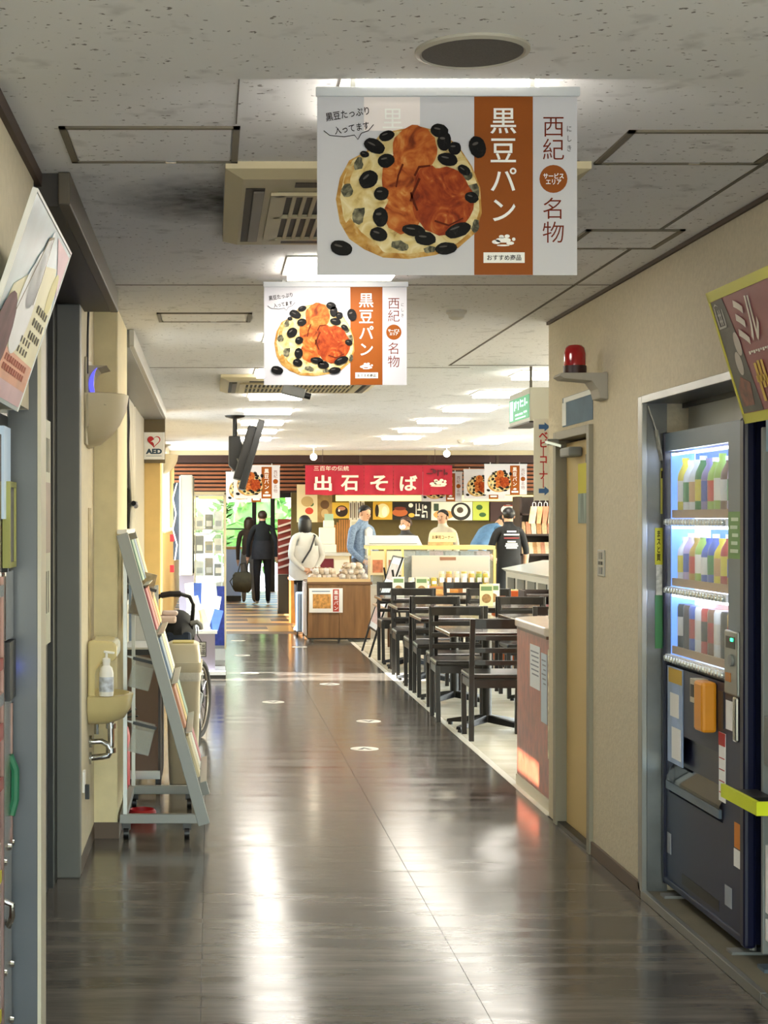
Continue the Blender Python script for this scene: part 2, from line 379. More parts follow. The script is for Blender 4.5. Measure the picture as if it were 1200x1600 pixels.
# back wall with the glazed entrance
wb = struct('wall_back', MB().box(1.95, 8.2, 33.0, 33.2, 0, 2.495), mat('back_wall', '#c9b68c', .7), 'beige wall at the far end of the shop', 'wall')
MB().box(-1.2, 1.95, 33.0, 33.2, 2.0, 2.495).build('lintel', mat('back_dark', '#3a2a1f', .6), wb)
MB().box(8.0, 8.2, 24, 33.2, 0, 2.495).build('side_wall', mat('back_wall', '#c9b68c'), wb)
MB().box(8.0, 8.2, 8, 24, 0, .7).build('side_wall', mat('back_wall', '#c9b68c'), wb)
MB().box(8.0, 8.2, 8, 24, 2.42, 2.495).build('side_wall', mat('back_wall', '#c9b68c'), wb)
MB().box(2.7, 8.2, 7.9, 8.0, 0, 2.495).build('side_wall', mat('back_wall', '#c9b68c'), wb)
dd = struct('door_2', MB().box(-.6, -.5, 32.95, 33.05, 0, 2.0), Mbrown, 'glazed entrance doors with dark frames at the far end', 'door')
for x in (.9, 1.28, 1.9): MB().box(x-.045, x+.045, 32.95, 33.05, 0, 2.0).build('door_post', mat('frame_dark', '#221b17', .5), dd)
MB().box(-.6, 1.9, 32.95, 33.05, 1.94, 2.02).build('door_head', MATS['frame_dark'], dd)
MB().box(-.6, 1.9, 32.95, 33.05, 1.28, 1.31).build('door_rail', MATS['frame_dark'], dd)
for (x0, x1) in ((-.5, .85), (.95, 1.24), (1.32, 1.86)):
    MB().box(x0, x1, 32.99, 33.0, 0, 1.94).build('pane', Mglass, dd)
# outdoors beyond the doors
struct('ground', MB().box(-40, 60, 33.2, 90, -.3, -.12).box(-60, -1.2, -40, 33.2, -.3, -.12).box(-1.2, 60, -40, -1.5, -.3, -.12).box(8.2, 60, -1.5, 33.2, -.3, -.12), mat('asphalt', '#8f8f8a', .9, vary=.1), 'pale paved ground outside the doors and windows', 'ground')
Mleaf = mat('leaf_green', '#5f9a33', .6, vary=.4, scale=5)
for k, (cx, cz, r) in enumerate(((-1.2, 1.3, 1.05), (1.0, 1.4, 1.1), (3.45, 1.2, 1.05), (5.8, 1.4, 1.0))):
    tr = thing('bush', f'leafy green bush outside the glass doors, {ORD[k]} from the left', 'bush', (cx, 38, -.1), 0, 'bushes outside the doors')
    mb = MB(); rnd = random.Random(k)
    for q in range(260):
        a = rnd.random()*2*PI; b = math.acos(2*rnd.random()-1); rr = r*(.75+.25*rnd.random())
        c = Vector((rr*math.sin(b)*math.cos(a), .6*rr*math.sin(b)*math.sin(a), cz+rr*math.cos(b)*.95))
        u = Vector((rnd.uniform(-1,1), rnd.uniform(-1,1), rnd.uniform(-1,1))).normalized(); v = u.cross(Vector((rnd.uniform(-1,1), .3, 1))).normalized()
        L_ = .2
        mb.add([c-u*L_, c+v*L_*.5, c+u*L_, c-v*L_*.5], [(0,1,2,3)])
    mb.ell((0, 0, cz), r*.82, r*.5, r*.8, 12, 8)
    o = mb.build('foliage', Mleaf, tr); o['kind'] = 'stuff'
    MB().cyl((0,0,0), (0,0,cz), .09, .06, 8).build('trunk', mat('bark', '#5a4632', .9), tr, smooth=True)
# ================================================================== ceiling fittings
Mlf = mat('lamp_frame', '#d9d4c4', .5)
def panel_light(x, y, label, w_=.42, d_=.42, z=2.495, group='square panel lights in the ceiling'):
    t = thing('ceiling_light', label, 'ceiling light', (x, y, z), 0, group)
    MB().box(-w_/2-.02, w_/2+.02, -d_/2-.02, -d_/2, -.006, 0).box(-w_/2-.02, w_/2+.02, d_/2, d_/2+.02, -.006, 0).box(-w_/2-.02, -w_/2, -d_/2, d_/2, -.006, 0).box(w_/2, w_/2+.02, -d_/2, d_/2, -.006, 0).build('frame', Mlf, t)
    MB().box(-w_/2, w_/2, -d_/2, d_/2, -.030, 0).build('diffuser', Mlamp, t)
    return t
panel_light(.52, 1.27, 'square ceiling light behind the lowered ceiling edge, above the camera', z=2.468)
panel_light(.524, 3.775, 'bright square ceiling light above the large bread banner')
panel_light(.52, 6.27, 'square ceiling light partly hidden behind the large bread banner, above the smaller one')
panel_light(.52, 8.75, 'square ceiling light hidden behind the smaller bread banner')
for i, y in enumerate((10.75, 12.8, 14.6, 16.3, 17.9, 19.6)):
    panel_light(.525, y, f'square ceiling light over the corridor, {ORD[i]} one beyond the smaller bread banner')
for i, y in enumerate((10.9, 12.55, 14.2, 15.95, 17.6, 19.3)):
    panel_light(2.30, y, f'square ceiling light over the dining tables, {ORD[i]} one from the red counter', group='square panel lights over the tables')
for i, y in enumerate((10.9, 13.4, 15.95, 18.5)):
    panel_light(4.6, y, f'square ceiling light far right over the hall, {ORD[i]} from the front', group='square panel lights on the right of the hall')
panel_light(3.55, 19.9, 'long ceiling light near the right shelves, running away from the camera', .3, 1.5, group='long ceiling lights')
for i, (x, y) in enumerate(((.6, 26), (2.6, 26.2), (4.6, 26.2), (.6, 30), (3.2, 30))):
    panel_light(x, y, f'ceiling light inside the far shop, {ORD[i]} counted from front left', .9, .25, group='ceiling lights inside the far shop')
# hatches
def hatch(x, y, w_, d_, label):
    t = thing('ceiling_hatch', label, 'hatch', (x, y, 2.495), 0, 'access hatches in the ceiling')
    Mh = mat('hatch_frame', '#77705f', .5, .4)
    f = MB(); b = .018
    f.box(-w_/2, w_/2, -d_/2, -d_/2+b, -.006, 0).box(-w_/2, w_/2, d_/2-b, d_/2, -.006, 0).box(-w_/2, -w_/2+b, -d_/2, d_/2, -.006, 0).box(w_/2-b, w_/2, -d_/2, d_/2, -.006, 0)
    f.build('frame', Mh, t)
    MB().box(-w_/2+b+.004, w_/2-b-.004, -d_/2+b+.004, d_/2-b-.004, -.004, 0).build('panel', Mceil, t)
    MB().box(.03, .06, d_/2-b-.004, d_/2-b+.006, -.008, 0).build('latch', Mchrome, t)
hatch(-.155, 4.25, .46, .40, 'square ceiling hatch left of the large bread banner')
hatch(1.30, 4.28, .46, .38, 'square ceiling hatch right of the large bread banner')
hatch(-.03, 7.88, .46, .34, 'ceiling hatch left of the smaller bread banner')
hatch(1.46, 5.68, .34, .38, 'faint ceiling hatch close to the right wall')
# round speaker
t = thing('ceiling_speaker', 'round grey ceiling speaker grille with pale rim', 'speaker', (.54, 3.30, 2.468))
MB().lathe([(.118, 0), (.118, -.006), (.108, -.010), (.104, -.006), (.104, 0)], n=40).build('rim', mat('speaker_rim', '#b5b0a2', .5), t, smooth=True)
MB().lathe([(.104, 0), (.104, -.007), (.001, -.009)], n=40).build('grille', mat('speaker_grille', '#63625e', .7, vary=.15, scale=300), t, smooth=True)
# smoke detectors
for (px, py, lab) in ((713, 487, 'white dome smoke detector on the ceiling right of the smaller bread banner'), (720, 688, 'tiny white smoke detector on the ceiling above the far bread posters')):
    Y = .99*F/(VY-py); t = thing('smoke_detector', lab, 'smoke detector', (pxX(px, Y), Y, 2.495), 0)
    MB().lathe([(.05, 0), (.05, -.012), (.042, -.018)], n=20).build('base', mat('detector_white', '#d8d4c8', .5), t, smooth=True)
    MB().lathe([(.04, -.016), (.036, -.034), (.02, -.044), (.001, -.046)], n=20).build('dome', mat('detector_white', '#d8d4c8', .5), t, smooth=True)
# cassette air conditioners
Mac = mat('aircon_cream', '#c9bd98', .5); Macd = mat('aircon_dark', '#241e17', .6); Macf = mat('aircon_flap', '#736a5a', .5)
def aircon(x0, x1, y0, y1, label):
    t = thing('air_conditioner', label, 'air conditioner', ((x0+x1)/2, (y0+y1)/2, 2.495), 0, 'cassette air conditioners')
    a, b = (x1-x0)/2, (y1-y0)/2
    q = MB(); z = -.04
    q.loft([[(-a,-b,0),(a,-b,0),(a,b,0),(-a,b,0)], [(-a,-b,-.02),(a,-b,-.02),(a,b,-.02),(-a,b,-.02)], [(-a+.05,-b+.05,z),(a-.05,-b+.05,z),(a-.05,b-.05,z),(-a+.05,b-.05,z)]])
    q.build('housing', Mac, t)
    for sgn in (-1, 1):
        MB().box(sgn*(a-.088)-.028, sgn*(a-.088)+.028, -b+.17, b-.12, z-.002, z+.004).build('air_slot', Macd, t)
        MB().box(sgn*(a-.088)-.004, sgn*(a-.088)+.026, -b+.2, b-.15, z-.008, z-.003).build('flap', Macf, t)
        MB().box(-a+.2, a-.2, sgn*(b-.12)-.028, sgn*(b-.12)+.028, z-.003, z+.004).build('air_slot', Macd, t)
    gx = a-.155
    MB().box(-gx, gx, -b+.22, b-.2, z-.003, z+.002).build('grille_back', Macd, t)
    n = max(8, int(2*gx/.03)); first = None
    for i in range(n):
        if first is None:
            s = MB().box(-.006, .006, -b+.24, b-.22, z-.010, z-.002).build('slat', Mac, t); first = s
        else: s = first.copy(); C.objects.link(s)
        s.location = (-gx+.02+i*(2*gx-.04)/(n-1), 0, 0)
    for yy in (-b+.23, (-.02+0), b-.21): MB().box(-gx, gx, yy-.012, yy+.012, z-.012, z-.002).build('grille_rail', Mac, t)
    for xx in (-gx, gx): MB().box(xx-.02, xx+.02, -b+.22, b-.2, z-.012, z-.002).build('grille_rail', Mac, t)
    return t
aircon(.042, 1.06, 4.45, 5.62, 'cream ceiling air conditioner behind the large bread banner')
aircon(.07, 1.20, 11.0, 12.2, 'cream ceiling air conditioner just below the smaller bread banner')
MB().prism([(-.19,0), (0,.03), (0,-.03)], 0, .001)
# soot smudge the unit blew onto the ceiling
smx = mat('soot', '#3a332a', .9)
n = smx.node_tree.nodes; L = smx.node_tree.links; b = n['Principled BSDF']
tc = n.new('ShaderNodeTexCoord'); nz = n.new('ShaderNodeTexNoise'); nz.inputs['Scale'].default_value = 14; nz.inputs['Detail'].default_value = 8
gr = n.new('ShaderNodeTexGradient'); gr.gradient_type = 'SPHERICAL'; mp = n.new('ShaderNodeMapping')
mp.inputs['Location'].default_value = (-1.0, 0, 0); mp.inputs['Scale'].default_value = (2.6, 2.3, 1)
mp.inputs['Location'].default_value = (-.55, 0, 0)
L.new(tc.outputs['Object'], mp.inputs[0]); L.new(mp.outputs[0], gr.inputs[0]); L.new(tc.outputs['Object'], nz.inputs['Vector'])
ml = n.new('ShaderNodeMath'); ml.operation = 'MULTIPLY'; L.new(gr.outputs[1], ml.inputs[0]); L.new(nz.outputs[0], ml.inputs[1])
m2 = n.new('ShaderNodeMath'); m2.operation = 'MULTIPLY'; m2.inputs[1].default_value = .75; m2.use_clamp = True; L.new(ml.outputs[0], m2.inputs[0]); L.new(m2.outputs[0], b.inputs['Alpha'])
o = MB().box(-.25, .22, -.4, .4, -.001, 0).build('soot_stain', smx, ce); o.location = (-.18, 5.0, 2.4945)
# hanging bracket and camera
t = thing('security_camera', 'small grey box camera hanging below the smaller bread banner', 'camera', (.5, 10.0, 2.495))
MB().cyl((0,0,0), (0,0,-.16), .012).lathe([(.04,0),(.04,-.01)], n=14).build('stem', Mgreyp, t, smooth=True)
M = Matrix.Translation((.03, 0, -.20)) @ Matrix.Rotation(math.radians(-12), 4, 'Y')
M = Matrix.Translation((.03, 0, -.20)) @ Matrix.Rotation(math.radians(14), 4, 'Y')
MB().box(-.085, .06, -.035, .035, -.03, .03, M=M).build('housing', mat('camera_grey', '#8d8f8e', .4), t, bevel=.006)
MB().cyl(M @ Vector((.06,0,-.006)), M @ Vector((.10,0,-.006)), .020).build('lens', Mdark, t, smooth=True)

# ================================================================== bread banners
Mbun = print_mat('print_bun', [(.28, '#8a6a35'), (.42, '#c9b074'), (.58, '#d8c796'), (.72, '#e4d9b8')], 22)
Mcrust = print_mat('print_crust', [(.25, '#4f1a0a'), (.42, '#86300f'), (.58, '#a2481a'), (.74, '#c07a3a')], 20, 7, 2.0)
Mcrust2 = print_mat('print_crust_light', [(.25, '#6a2a0e'), (.42, '#a14c1c'), (.58, '#ba6a2c'), (.76, '#d09a58')], 20, 7, 2.0)
Mbean = print_mat('print_bean', [(.3, '#030303'), (.6, '#0a0808'), (.75, '#2a2624')], 70); Mbean2 = print_mat('print_bean_pale', [(.3, '#22241c'), (.5, '#5d5a48'), (.7, '#8d876c')], 60)
Mhi = mat('print_highlight', '#57524e', .6, spec=.1); Mcre = mat('print_crease', '#5a200b', .6, spec=.1); Mshad = print_mat('print_bun_edge', [(.3, '#9a6a2c'), (.5, '#b98d48'), (.7, '#cbb07a')], 30)
def bread_mesh():
    mb = MB()
    def c(x, y): return ((x-594)/1112*.594, -(y-330)/785*.42)
    def poly(pts): return [c(*p) for p in pts]
    def el(x, y, rx, ry, a=0, n=18, wob=0, seed=0):
        r = random.Random(seed); out = []
        for i in range(n):
            t = 2*PI*i/n; k = 1+wob*(r.random()-.5); u = rx*k*math.cos(t); v = ry*k*math.sin(t)
            out.append((x+u*math.cos(a)-v*math.sin(a), y+u*math.sin(a)+v*math.cos(a)))
        return poly(out)
    bun = [(250,585),(175,625),(135,700),(118,790),(135,890),(175,960),(240,1005),(320,1040),(430,1046),(540,1030),(640,1000),(715,935),(742,850),(735,740),(700,650),(640,560),(560,500),(470,478),(380,495),(310,510)]
    mb.flat(poly(bun), -.0018, 7)
    mb.flat(poly([(435+(x-435)*.955+4, 765+(y-765)*.95-8) for x, y in bun]), -.0023, 0)
    mb.flat(poly([(155,900),(190,955),(260,1005),(330,1030),(300,990),(225,930),(180,870)]), -.0026, 7)
    mb.flat(poly([(150,720),(170,660),(205,640),(180,700),(175,770)]), -.0026, 7)
    for i, (x, y, rx, ry, a) in enumerate(((165,755,24,30,0),(215,860,26,40,.3),(215,640,18,30,.2),(700,760,34,36,0),(680,690,26,22,.4),(715,905,16,26,.2),(390,990,36,22,.2),(520,1005,30,16,-.2))):
        mb.flat(el(x, y, rx, ry, a, 12, .4, i), -.0029, 4)
    for i, (x, y, rx, ry, mi) in enumerate(((405,850,80,90,2),(420,710,110,120,2),(455,575,96,98,2),(575,800,130,145,1),(520,740,70,90,1))):
        mb.flat(el(x, y, rx, ry, 0, 26, .10, i+3), -.0033-.0004*i, mi)
    beans = [(335,522,34,22,-.3),(282,565,48,30,.45),(332,628,36,30,-.2),(257,708,44,36,-.7),(312,768,32,30,0),(308,868,32,42,0),(300,942,38,30,.3),(450,925,52,26,.15),(500,960,46,30,.1),(640,925,58,30,-.35),(588,1002,48,26,-.1),(595,622,44,28,.2),(560,500,38,30,.2),(580,545,30,42,.1),(625,575,28,28,0),(698,785,30,24,.3),(722,570,36,48,-.35),(140,1000,48,32,.25),(665,668,30,20,.6),(240,600,20,14,.2)]
    for i, (x, y, rx, ry, a) in enumerate(beans): (mb.flat(el(x, y, rx, ry, a, 16, .08, i), -.0062, 3), mb.flat(el(x-rx*.25, y-ry*.3, rx*.38, ry*.13, a, 10), -.0066, 5))
    for cr_ in (((450,690),(470,650),(520,645),(522,652),(475,660),(458,695)), ((440,760),(455,800),(470,840),(462,842),(446,805),(434,765)), ((400,640),(380,690),(372,740),(378,742),(388,692),(408,644)), ((470,700),(440,770),(432,800),(440,802),(450,772),(480,705)), ((540,880),(600,900),(660,870),(662,876),(600,908),(538,888))): mb.flat(poly(cr_), -.0056, 6)
    return mb
BREAD = None
Mpale = mat('banner_pale_print', '#e9dfdc', .5)
def banner(loc, label, rz=0, detail=True, sc=1.0, clips=True, group='bread banners with orange stripe'):
    global BREAD
    t = thing('hanging_banner', label, 'banner', loc, (0, 0, rz), group); t.scale = (sc,)*3
    MB().box(-.297, .297, -.0006, .0006, -.42, 0).build('sheet', Mvinyl, t)
    MB().box(-.30, .303, -.006, .006, -.012, .010).build('rail', mat('rail_grey', '#c3c6c9', .4), t, bevel=.002)
    if clips:
        for x in (-.215, .195):
            MB().box(x-.006, x+.006, -.003, .003, .008, .034).build('clip', mat('clip_clear', '#bdbdb8', .3), t)
    MB().flat(rect(.062, .196, -.4195, -.012), -.0012).build('orange_stripe', Mor, t)
    if BREAD is None: BREAD = bread_mesh().build('bread_picture', [Mbun, Mcrust, Mcrust2, Mbean, Mbean2, Mhi, Mcre, Mshad], t)
    else: o = BREAD.copy(); C.objects.link(o); o.parent = t
    vtext(t, '黒豆パン', .128, -.034, -.306, .064, Mpaper, -.0034, .008)
    vtext(t, '西紀', .243, -.054, -.160, .053, Mmaroon, -.0012, -.003)
    vtext(t, '名物', .243, -.241, -.350, .053, Mmaroon, -.0012, -.003)
    MB().flat(disc(.243, -.2, .032), -.0012).build('round_badge', Mor, t)
    MB().flat(rect(.083, .177, -.392, -.368), -.0022).build('white_tag', Mpaper, t)
    lg = MB()       # small white emblem above the tag
    for (x, z, a, b) in ((.112, -.344, .010, .005), (.128, -.340, .018, .006), (.144, -.347, .009, .004), (.152, -.338, .004, .004), (.128, -.352, .015, .002), (.124, -.332, .006, .004), (.137, -.331, .006, .004)): lg.flat(disc(x, z, a, b, 10), -.0022)
    lg.build('emblem', Mpaper, t)
    if detail:
        text(t, 'サービス\nエリア', .243, -.2, .047, .026, Mpaper, -.0022, .02, .95)
        text(t, 'おすすめ商品', .130, -.380, .078, .013, Mink, -.0034, .01)
        text(t, 'に\nし\nき', .279, -.108, .010, .058, Mink, -.0012, 0, 1.35)
        text(t, '黒豆たっぷり', -.228, -.052, .100, .019, Mink, -.0024, .01, 1, .16)
        text(t, '入ってます', -.218, -.084, .080, .018, Mink, -.0024, .01, 1, .16)
        cv = MB(); a = [(-.282,-.090),(-.268,-.101),(-.235,-.104),(-.212,-.100),(-.204,-.110),(-.196,-.096),(-.180,-.090),(-.168,-.076)]
        cv.tube([(x, -.0022, z) for x, z in a], .0009, 5); cv.build('speech_line', Mink, t)
    return t
Z1 = pyZ(143, 3.54)
b1 = banner((pxX(698.5, 3.54), 3.54, Z1), 'large hanging bread banner closest to the camera, under the bright ceiling light', sc=.968)
MB().flat(rect(-.19, -.062, -.09, -.013), -.0012).build('show_through', Mpale, b1)
text(b1, '里', -.125, -.062, .045, .045, Mpaper, -.0020)
banner((pxX(524, 6.66), 6.66, pyZ(444, 6.66)), 'second hanging bread banner, smaller and below the large one')
banner((pxX(790, 22.4), 22.4, pyZ(726, 22.4)), 'far bread poster at the right end of the row beside the red noren curtain', detail=False)
banner((pxX(757, 22.9), 22.9, pyZ(734, 22.9)), 'far bread poster in the middle, half covered by the poster to its right', detail=False)
banner((pxX(690, 23.1), 23.1, pyZ(738, 23.1)), 'far bread poster mostly hidden behind the right end of the red noren curtain', detail=False)
banner((pxX(401, 20.6), 20.6, pyZ(728, 20.6)), 'far bread poster behind the hanging monitor on the left', detail=False, sc=1.0)
banner((pxX(386, 22.5), 22.5, pyZ(738, 22.5)), 'yellowish far bread poster left of the hanging monitor, mostly covered', detail=False, sc=1.0)
# ================================================================== right side: machines, beacon, signs
Mnavy = mat('machine_navy', '#1c2540', .4, 0, vary=.06, scale=3); Mnavyd = mat('machine_navy_edge', '#10132e', .3)
Mmg = mat('machine_grey', '#62717e', .35, .35, vary=.08, scale=3)
VMx = 1.785
vm = thing('vending_machine', 'navy drink vending machine with three lit rows in the steel recess', 'vending machine', (VMx, 5.82, .034))
def vb(name, m, *a, bevel=0, parent=None, smooth=False):      # boxes given in world coordinates
    q = MB()
    for k in a: q.box(*k)
    return q.build(name, m, parent or vm, world=True, bevel=bevel, smooth=smooth)
Y0, Y1 = 5.335, 6.295
vb('body', Mnavyd, (VMx+.30, 2.50, Y0, Y1, .08, 1.83), (VMx+.02, VMx+.30, Y0, Y0+.03, .08, 1.83), (VMx+.02, VMx+.30, Y1-.02, Y1, .08, 1.83), (VMx+.02, VMx+.30, Y0+.03, Y1-.02, .08, .95), (VMx+.02, VMx+.30, Y0+.03, Y1-.02, 1.765, 1.83))
vb('side_edge', Mnavyd, (VMx-.012, VMx+.03, Y0-.02, Y0+.035, .07, 1.84), bevel=.012)
vb('side_edge', Mnavyd, (VMx-.008, VMx+.03, Y1-.022, Y1, .07, 1.84), bevel=.006)
vb('top_panel', Mmg, (VMx-.002, VMx+.02, Y0+.035, Y1-.022, 1.765, 1.835))
vb('door_strip', Mmg, (VMx-.002, VMx+.02, Y0+.035, Y0+.175, .93, 1.765))
# lower door is a frame so that the windows in it are real openings
vb('lower_door', Mnavy, (VMx, VMx+.02, Y0+.035, Y1-.022, .10, .44), (VMx, VMx+.02, Y0+.035, Y0+.24, .44, .68), (VMx, VMx+.02, Y1-.07, Y1-.022, .44, .68), (VMx, VMx+.02, Y0+.035, Y1-.022, .68, .93))
vb('base_bar', Mnavy, (VMx-.006, VMx+.03, Y0+.0, Y1, .075, .10), bevel=.004)
vb('kick_gap', Mdark, (VMx-.0015, VMx+.001, Y0+.28, Y0+.72, .12, .16))
# display window
Mback = mat('display_backlight', '#bcd4ff', .5, emit=2.2)
vb('backlight', Mback, (VMx+.112, VMx+.122, Y0+.175, Y1-.03, .95, 1.76))
vb('display_side', mat('display_blue', '#5f8df0', .4, emit=.45), (VMx+.02, VMx+.112, Y1-.03, Y1-.022, .95, 1.76))
vb('display_glass', Mglass, (VMx+.002, VMx+.006, Y0+.175, Y1-.022, .95, 1.765))
Mshelf = mat('shelf_brown', '#9b7a52', .6); Mbtn = mat('button_chrome', '#d5d8d4', .2, .6)
rows = [(1.475, 1.76), (1.21, 1.475), (.945, 1.21)]
rn = ['top', 'middle', 'bottom']; cols = [('yellow', '#d9c832'), ('white', '#dfe3e6'), ('green', '#2d7d3a'), ('purple', '#8f86b8'), ('light green', '#9fbf52'), ('brown', '#7b5a44'), ('lilac', '#b9a8d6'), ('blue', '#4a64b4'), ('red', '#b23a34'), ('black', '#22201f'), ('gold', '#b89436'), ('dark coffee', '#3c2a22')]
pat = [[0, 1, 1, 2, 3, 4, 4, 5, 6, 8], [1, 6, 10, 4, 7, 7, 0, 8, 10, 9], [9, 11, 7, 1, 8, 5, 1, 9, 10, 9]]
N = 10
for r, (z0, z1) in enumerate(rows):
    vb('added_row_glow', mat('added_row_glow', '#e6f0ff', .4, emit=5), (VMx+.022, VMx+.028, Y0+.18, Y1-.03, z1-.012, z1-.004))  # glowing strip added along each row to brighten the drinks
    sh = vb('display_shelf', Mshelf, (VMx+.03, VMx+.105, Y0+.18, Y1-.03, z0+.028, z0+.05))
    vb('price_strip', mat('price_strip', '#a8865a', .6), (VMx+.022, VMx+.03, Y0+.20, Y1-.03, z0+.03, z0+.06))
    vb('button_rail', Mwhite, (VMx-.002, VMx+.02, Y0+.20, Y1-.022, z0, z0+.026))
    for i in range(N*2):
        yy = Y1-.05-i*(Y1-Y0-.27)/(N*2-1)
        MB().lathe([(.0001, 0), (.011, 0), (.013, -.006), (.011, -.012), (.001, -.014)], n=10, M=Matrix.Translation((VMx-.002, yy, z0+.013)) @ Matrix.Rotation(PI/2, 4, 'Y') @ Matrix.Scale(-1, 4, (0,0,1)) @ Matrix.Rotation(PI, 4, 'X')).build('button', Mbtn, vm, world=True, smooth=True)
    for i in range(N):
        yy = Y1-.075-i*(Y1-Y0-.285)/(N-1); cn, ch = cols[pat[r][i]]; can = r == 2
        h = .175 if can else (.20 if i % 3 else .212)
        if r == 1: h = .185 if i % 2 else .17
        rad = .031
        d = thing('drink_can' if can else 'drink_bottle', f"{cn} {'canned coffee' if can else 'drink bottle'}, {ORD[i]} from the left in the {rn[r]} row of the vending machine", 'can' if can else 'bottle', (VMx+.062, yy, z0+.05), 0, f'drinks in the {rn[r]} row of the vending machine')
        bm_ = mat('drink_'+cn.replace(' ', '_'), ch, .35)
        if can:
            MB().lathe([(.001,0),(rad*.85,0),(rad,.008),(rad,h-.012),(rad*.86,h),(.001,h)], n=14).build('body', bm_, d, smooth=True)
            MB().lathe([(rad*1.01,h*.3),(rad*1.01,h*.72)], n=14).build('label_band', mat('drink_lab%d' % (i % 3), ['#d8d2c4', '#2b2422', '#a8342c'][i % 3], .4), d, smooth=True)
        else:
            MB().lathe([(.001,0),(rad*.9,0),(rad,.01),(rad,h*.62),(rad*.9,h*.72),(.012,h*.88),(.012,h*.93),(.001,h*.93)], n=14).build('body', bm_, d, smooth=True)
            MB().lathe([(.014,h*.92),(.014,h),(.001,h)], n=10).build('cap', Mwhite if i % 2 else bm_, d, smooth=True)
            MB().lathe([(rad*1.01,h*.2),(rad*1.01,h*.58)], n=14).build('label_band', mat('drink_wrap%d' % ((i*3+r*2) % 7), ['#e6e2d8', '#c8402f', '#e0cf3a', '#3f8a4a', '#efe9da', '#4a5fb0', '#caa06a'][(i*3+r*2) % 7], .4), d, smooth=True)
# advertising print behind the drinks
for (ya, yb, za, zb, colr) in ((Y0+.22, Y1-.06, 1.725, 1.755, '#3f72d8'), (Y0+.5, Y1-.2, 1.70, 1.72, '#b8475a'), (Y0+.21, Y1-.25, 1.42, 1.47, '#3d7be6'), (Y0+.21, Y1-.3, 1.155, 1.205, '#e39a94')):
    vb('advert_strip', mat('advert_'+colr[1:], colr, .5, emit=.25), (VMx+.105, VMx+.111, ya, yb, za, zb))
# coin unit, card reader, windows, stickers
cu = vb('coin_panel', mat('coin_grey', '#8f928f', .35, .5), (VMx-.014, VMx, Y0+.045, Y0+.185, .90, 1.12), bevel=.006)
vb('coin_display', Mdark, (VMx-.016, VMx-.013, Y0+.07, Y0+.16, 1.06, 1.10), parent=cu)
vb('status_light', mat('led_green', '#20ff90', .4, emit=4), (VMx-.018, VMx-.015, Y0+.085, Y0+.105, 1.085, 1.095), parent=cu)
MB().lathe([(.001,0),(.02,0),(.02,.008),(.001,.01)], n=14, M=Matrix.Translation((VMx-.014, Y0+.10, 1.02)) @ Matrix.Rotation(-PI/2, 4, 'Y')).build('return_lever', Mgreyp, cu, world=True, smooth=True)
vb('bill_slot', mat('amber', '#b5702a', .4), (VMx-.018, VMx-.013, Y0+.11, Y0+.16, .945, .975), parent=cu)
cr = vb('card_reader', mat('reader_orange', '#d98d1c', .4), (VMx-.055, VMx, Y0+.30, Y0+.40, .745, .925), bevel=.012)
vb('reader_screen', mat('reader_grey', '#b9b09a', .5), (VMx-.05, VMx-.001, Y0+.40, Y0+.455, .84, .925), parent=cr)
vb('reader_lens', Mdark, (VMx-.052, VMx-.049, Y0+.41, Y0+.445, .86, .905), parent=cr)
vb('reader_side', Mgreyp, (VMx-.035, VMx-.001, Y0+.40, Y0+.46, .745, .83), parent=cr)
vb('coin_insert', mat('coin_steel', '#3b3a3a', .4, .5), (VMx-.004, VMx, Y0+.225, Y0+.28, .77, .90))
vb('price_notice', Mpaper, (VMx-.003, VMx-.001, Y0+.105, Y0+.20, .775, .875))
vb('key_lock', Mchrome, (VMx-.016, VMx, Y0+.055, Y0+.095, .745, .90), bevel=.008)
ns = vb('vertical_sticker', Mpaper, (VMx-.003, VMx-.001, Y0+.205, Y0+.275, .515, .755))
vb('sticker_head', Mred, (VMx-.0045, VMx-.003, Y0+.205, Y0+.275, .71, .755), parent=ns)
for k in range(4): vb('sticker_rule', Mred, (VMx-.0045, VMx-.003, Y0+.212, Y0+.268, .545+k*.04, .548+k*.04), parent=ns)
pw = vb('poster_window', mat('bluish_poster', '#8ea3c4', .3, vary=.2, scale=12), (VMx-.004, VMx, Y1-.255, Y1-.06, .56, .93))
vb('poster_shape', Mpaper, (VMx-.006, VMx-.004, Y1-.21, Y1-.10, .74, .83), (VMx-.006, VMx-.004, Y1-.235, Y1-.12, .58, .70), parent=pw)
vb('poster_shape', mat('poster_yellow', '#c9a43a', .5), (VMx-.006, VMx-.004, Y1-.25, Y1-.08, .87, .925), parent=pw)
# pick-up hatch
hp = vb('pickup_hatch', mat('hatch_black', '#1a1c1e', .25), (VMx+.10, VMx+.12, Y0+.24, Y1-.07, .44, .68))
MB().add([(VMx+.09,Y0+.24,.68),(VMx+.09,Y1-.07,.68),(VMx-.012,Y1-.07,.50),(VMx-.012,Y0+.24,.50),(VMx-.012,Y1-.07,.46),(VMx-.012,Y0+.24,.46),(VMx+.03,Y1-.07,.43),(VMx+.03,Y0+.24,.43)], [(0,1,2,3),(3,2,4,5),(5,4,6,7)]).build('hatch_flap', mat('smoked_acrylic', '#1a1d1f', .07, alpha=.7), vm, world=True)
vb('hatch_lip', Mmg, (VMx-.014, VMx-.004, Y0+.24, Y1-.07, .455, .485), parent=hp)
vb('hatch_sticker', Mpaper, (VMx-.001, VMx+.001, Y1-.235, Y1-.185, .59, .63), parent=hp)
vb('orange_sticker', mat('sticker_orange', '#d07f2a', .5), (VMx-.003, VMx-.001, Y0+.05, Y0+.11, .385, .47))
vb('small_sticker', Mpaper, (VMx-.003, VMx-.001, Y0+.05, Y0+.115, .32, .38))
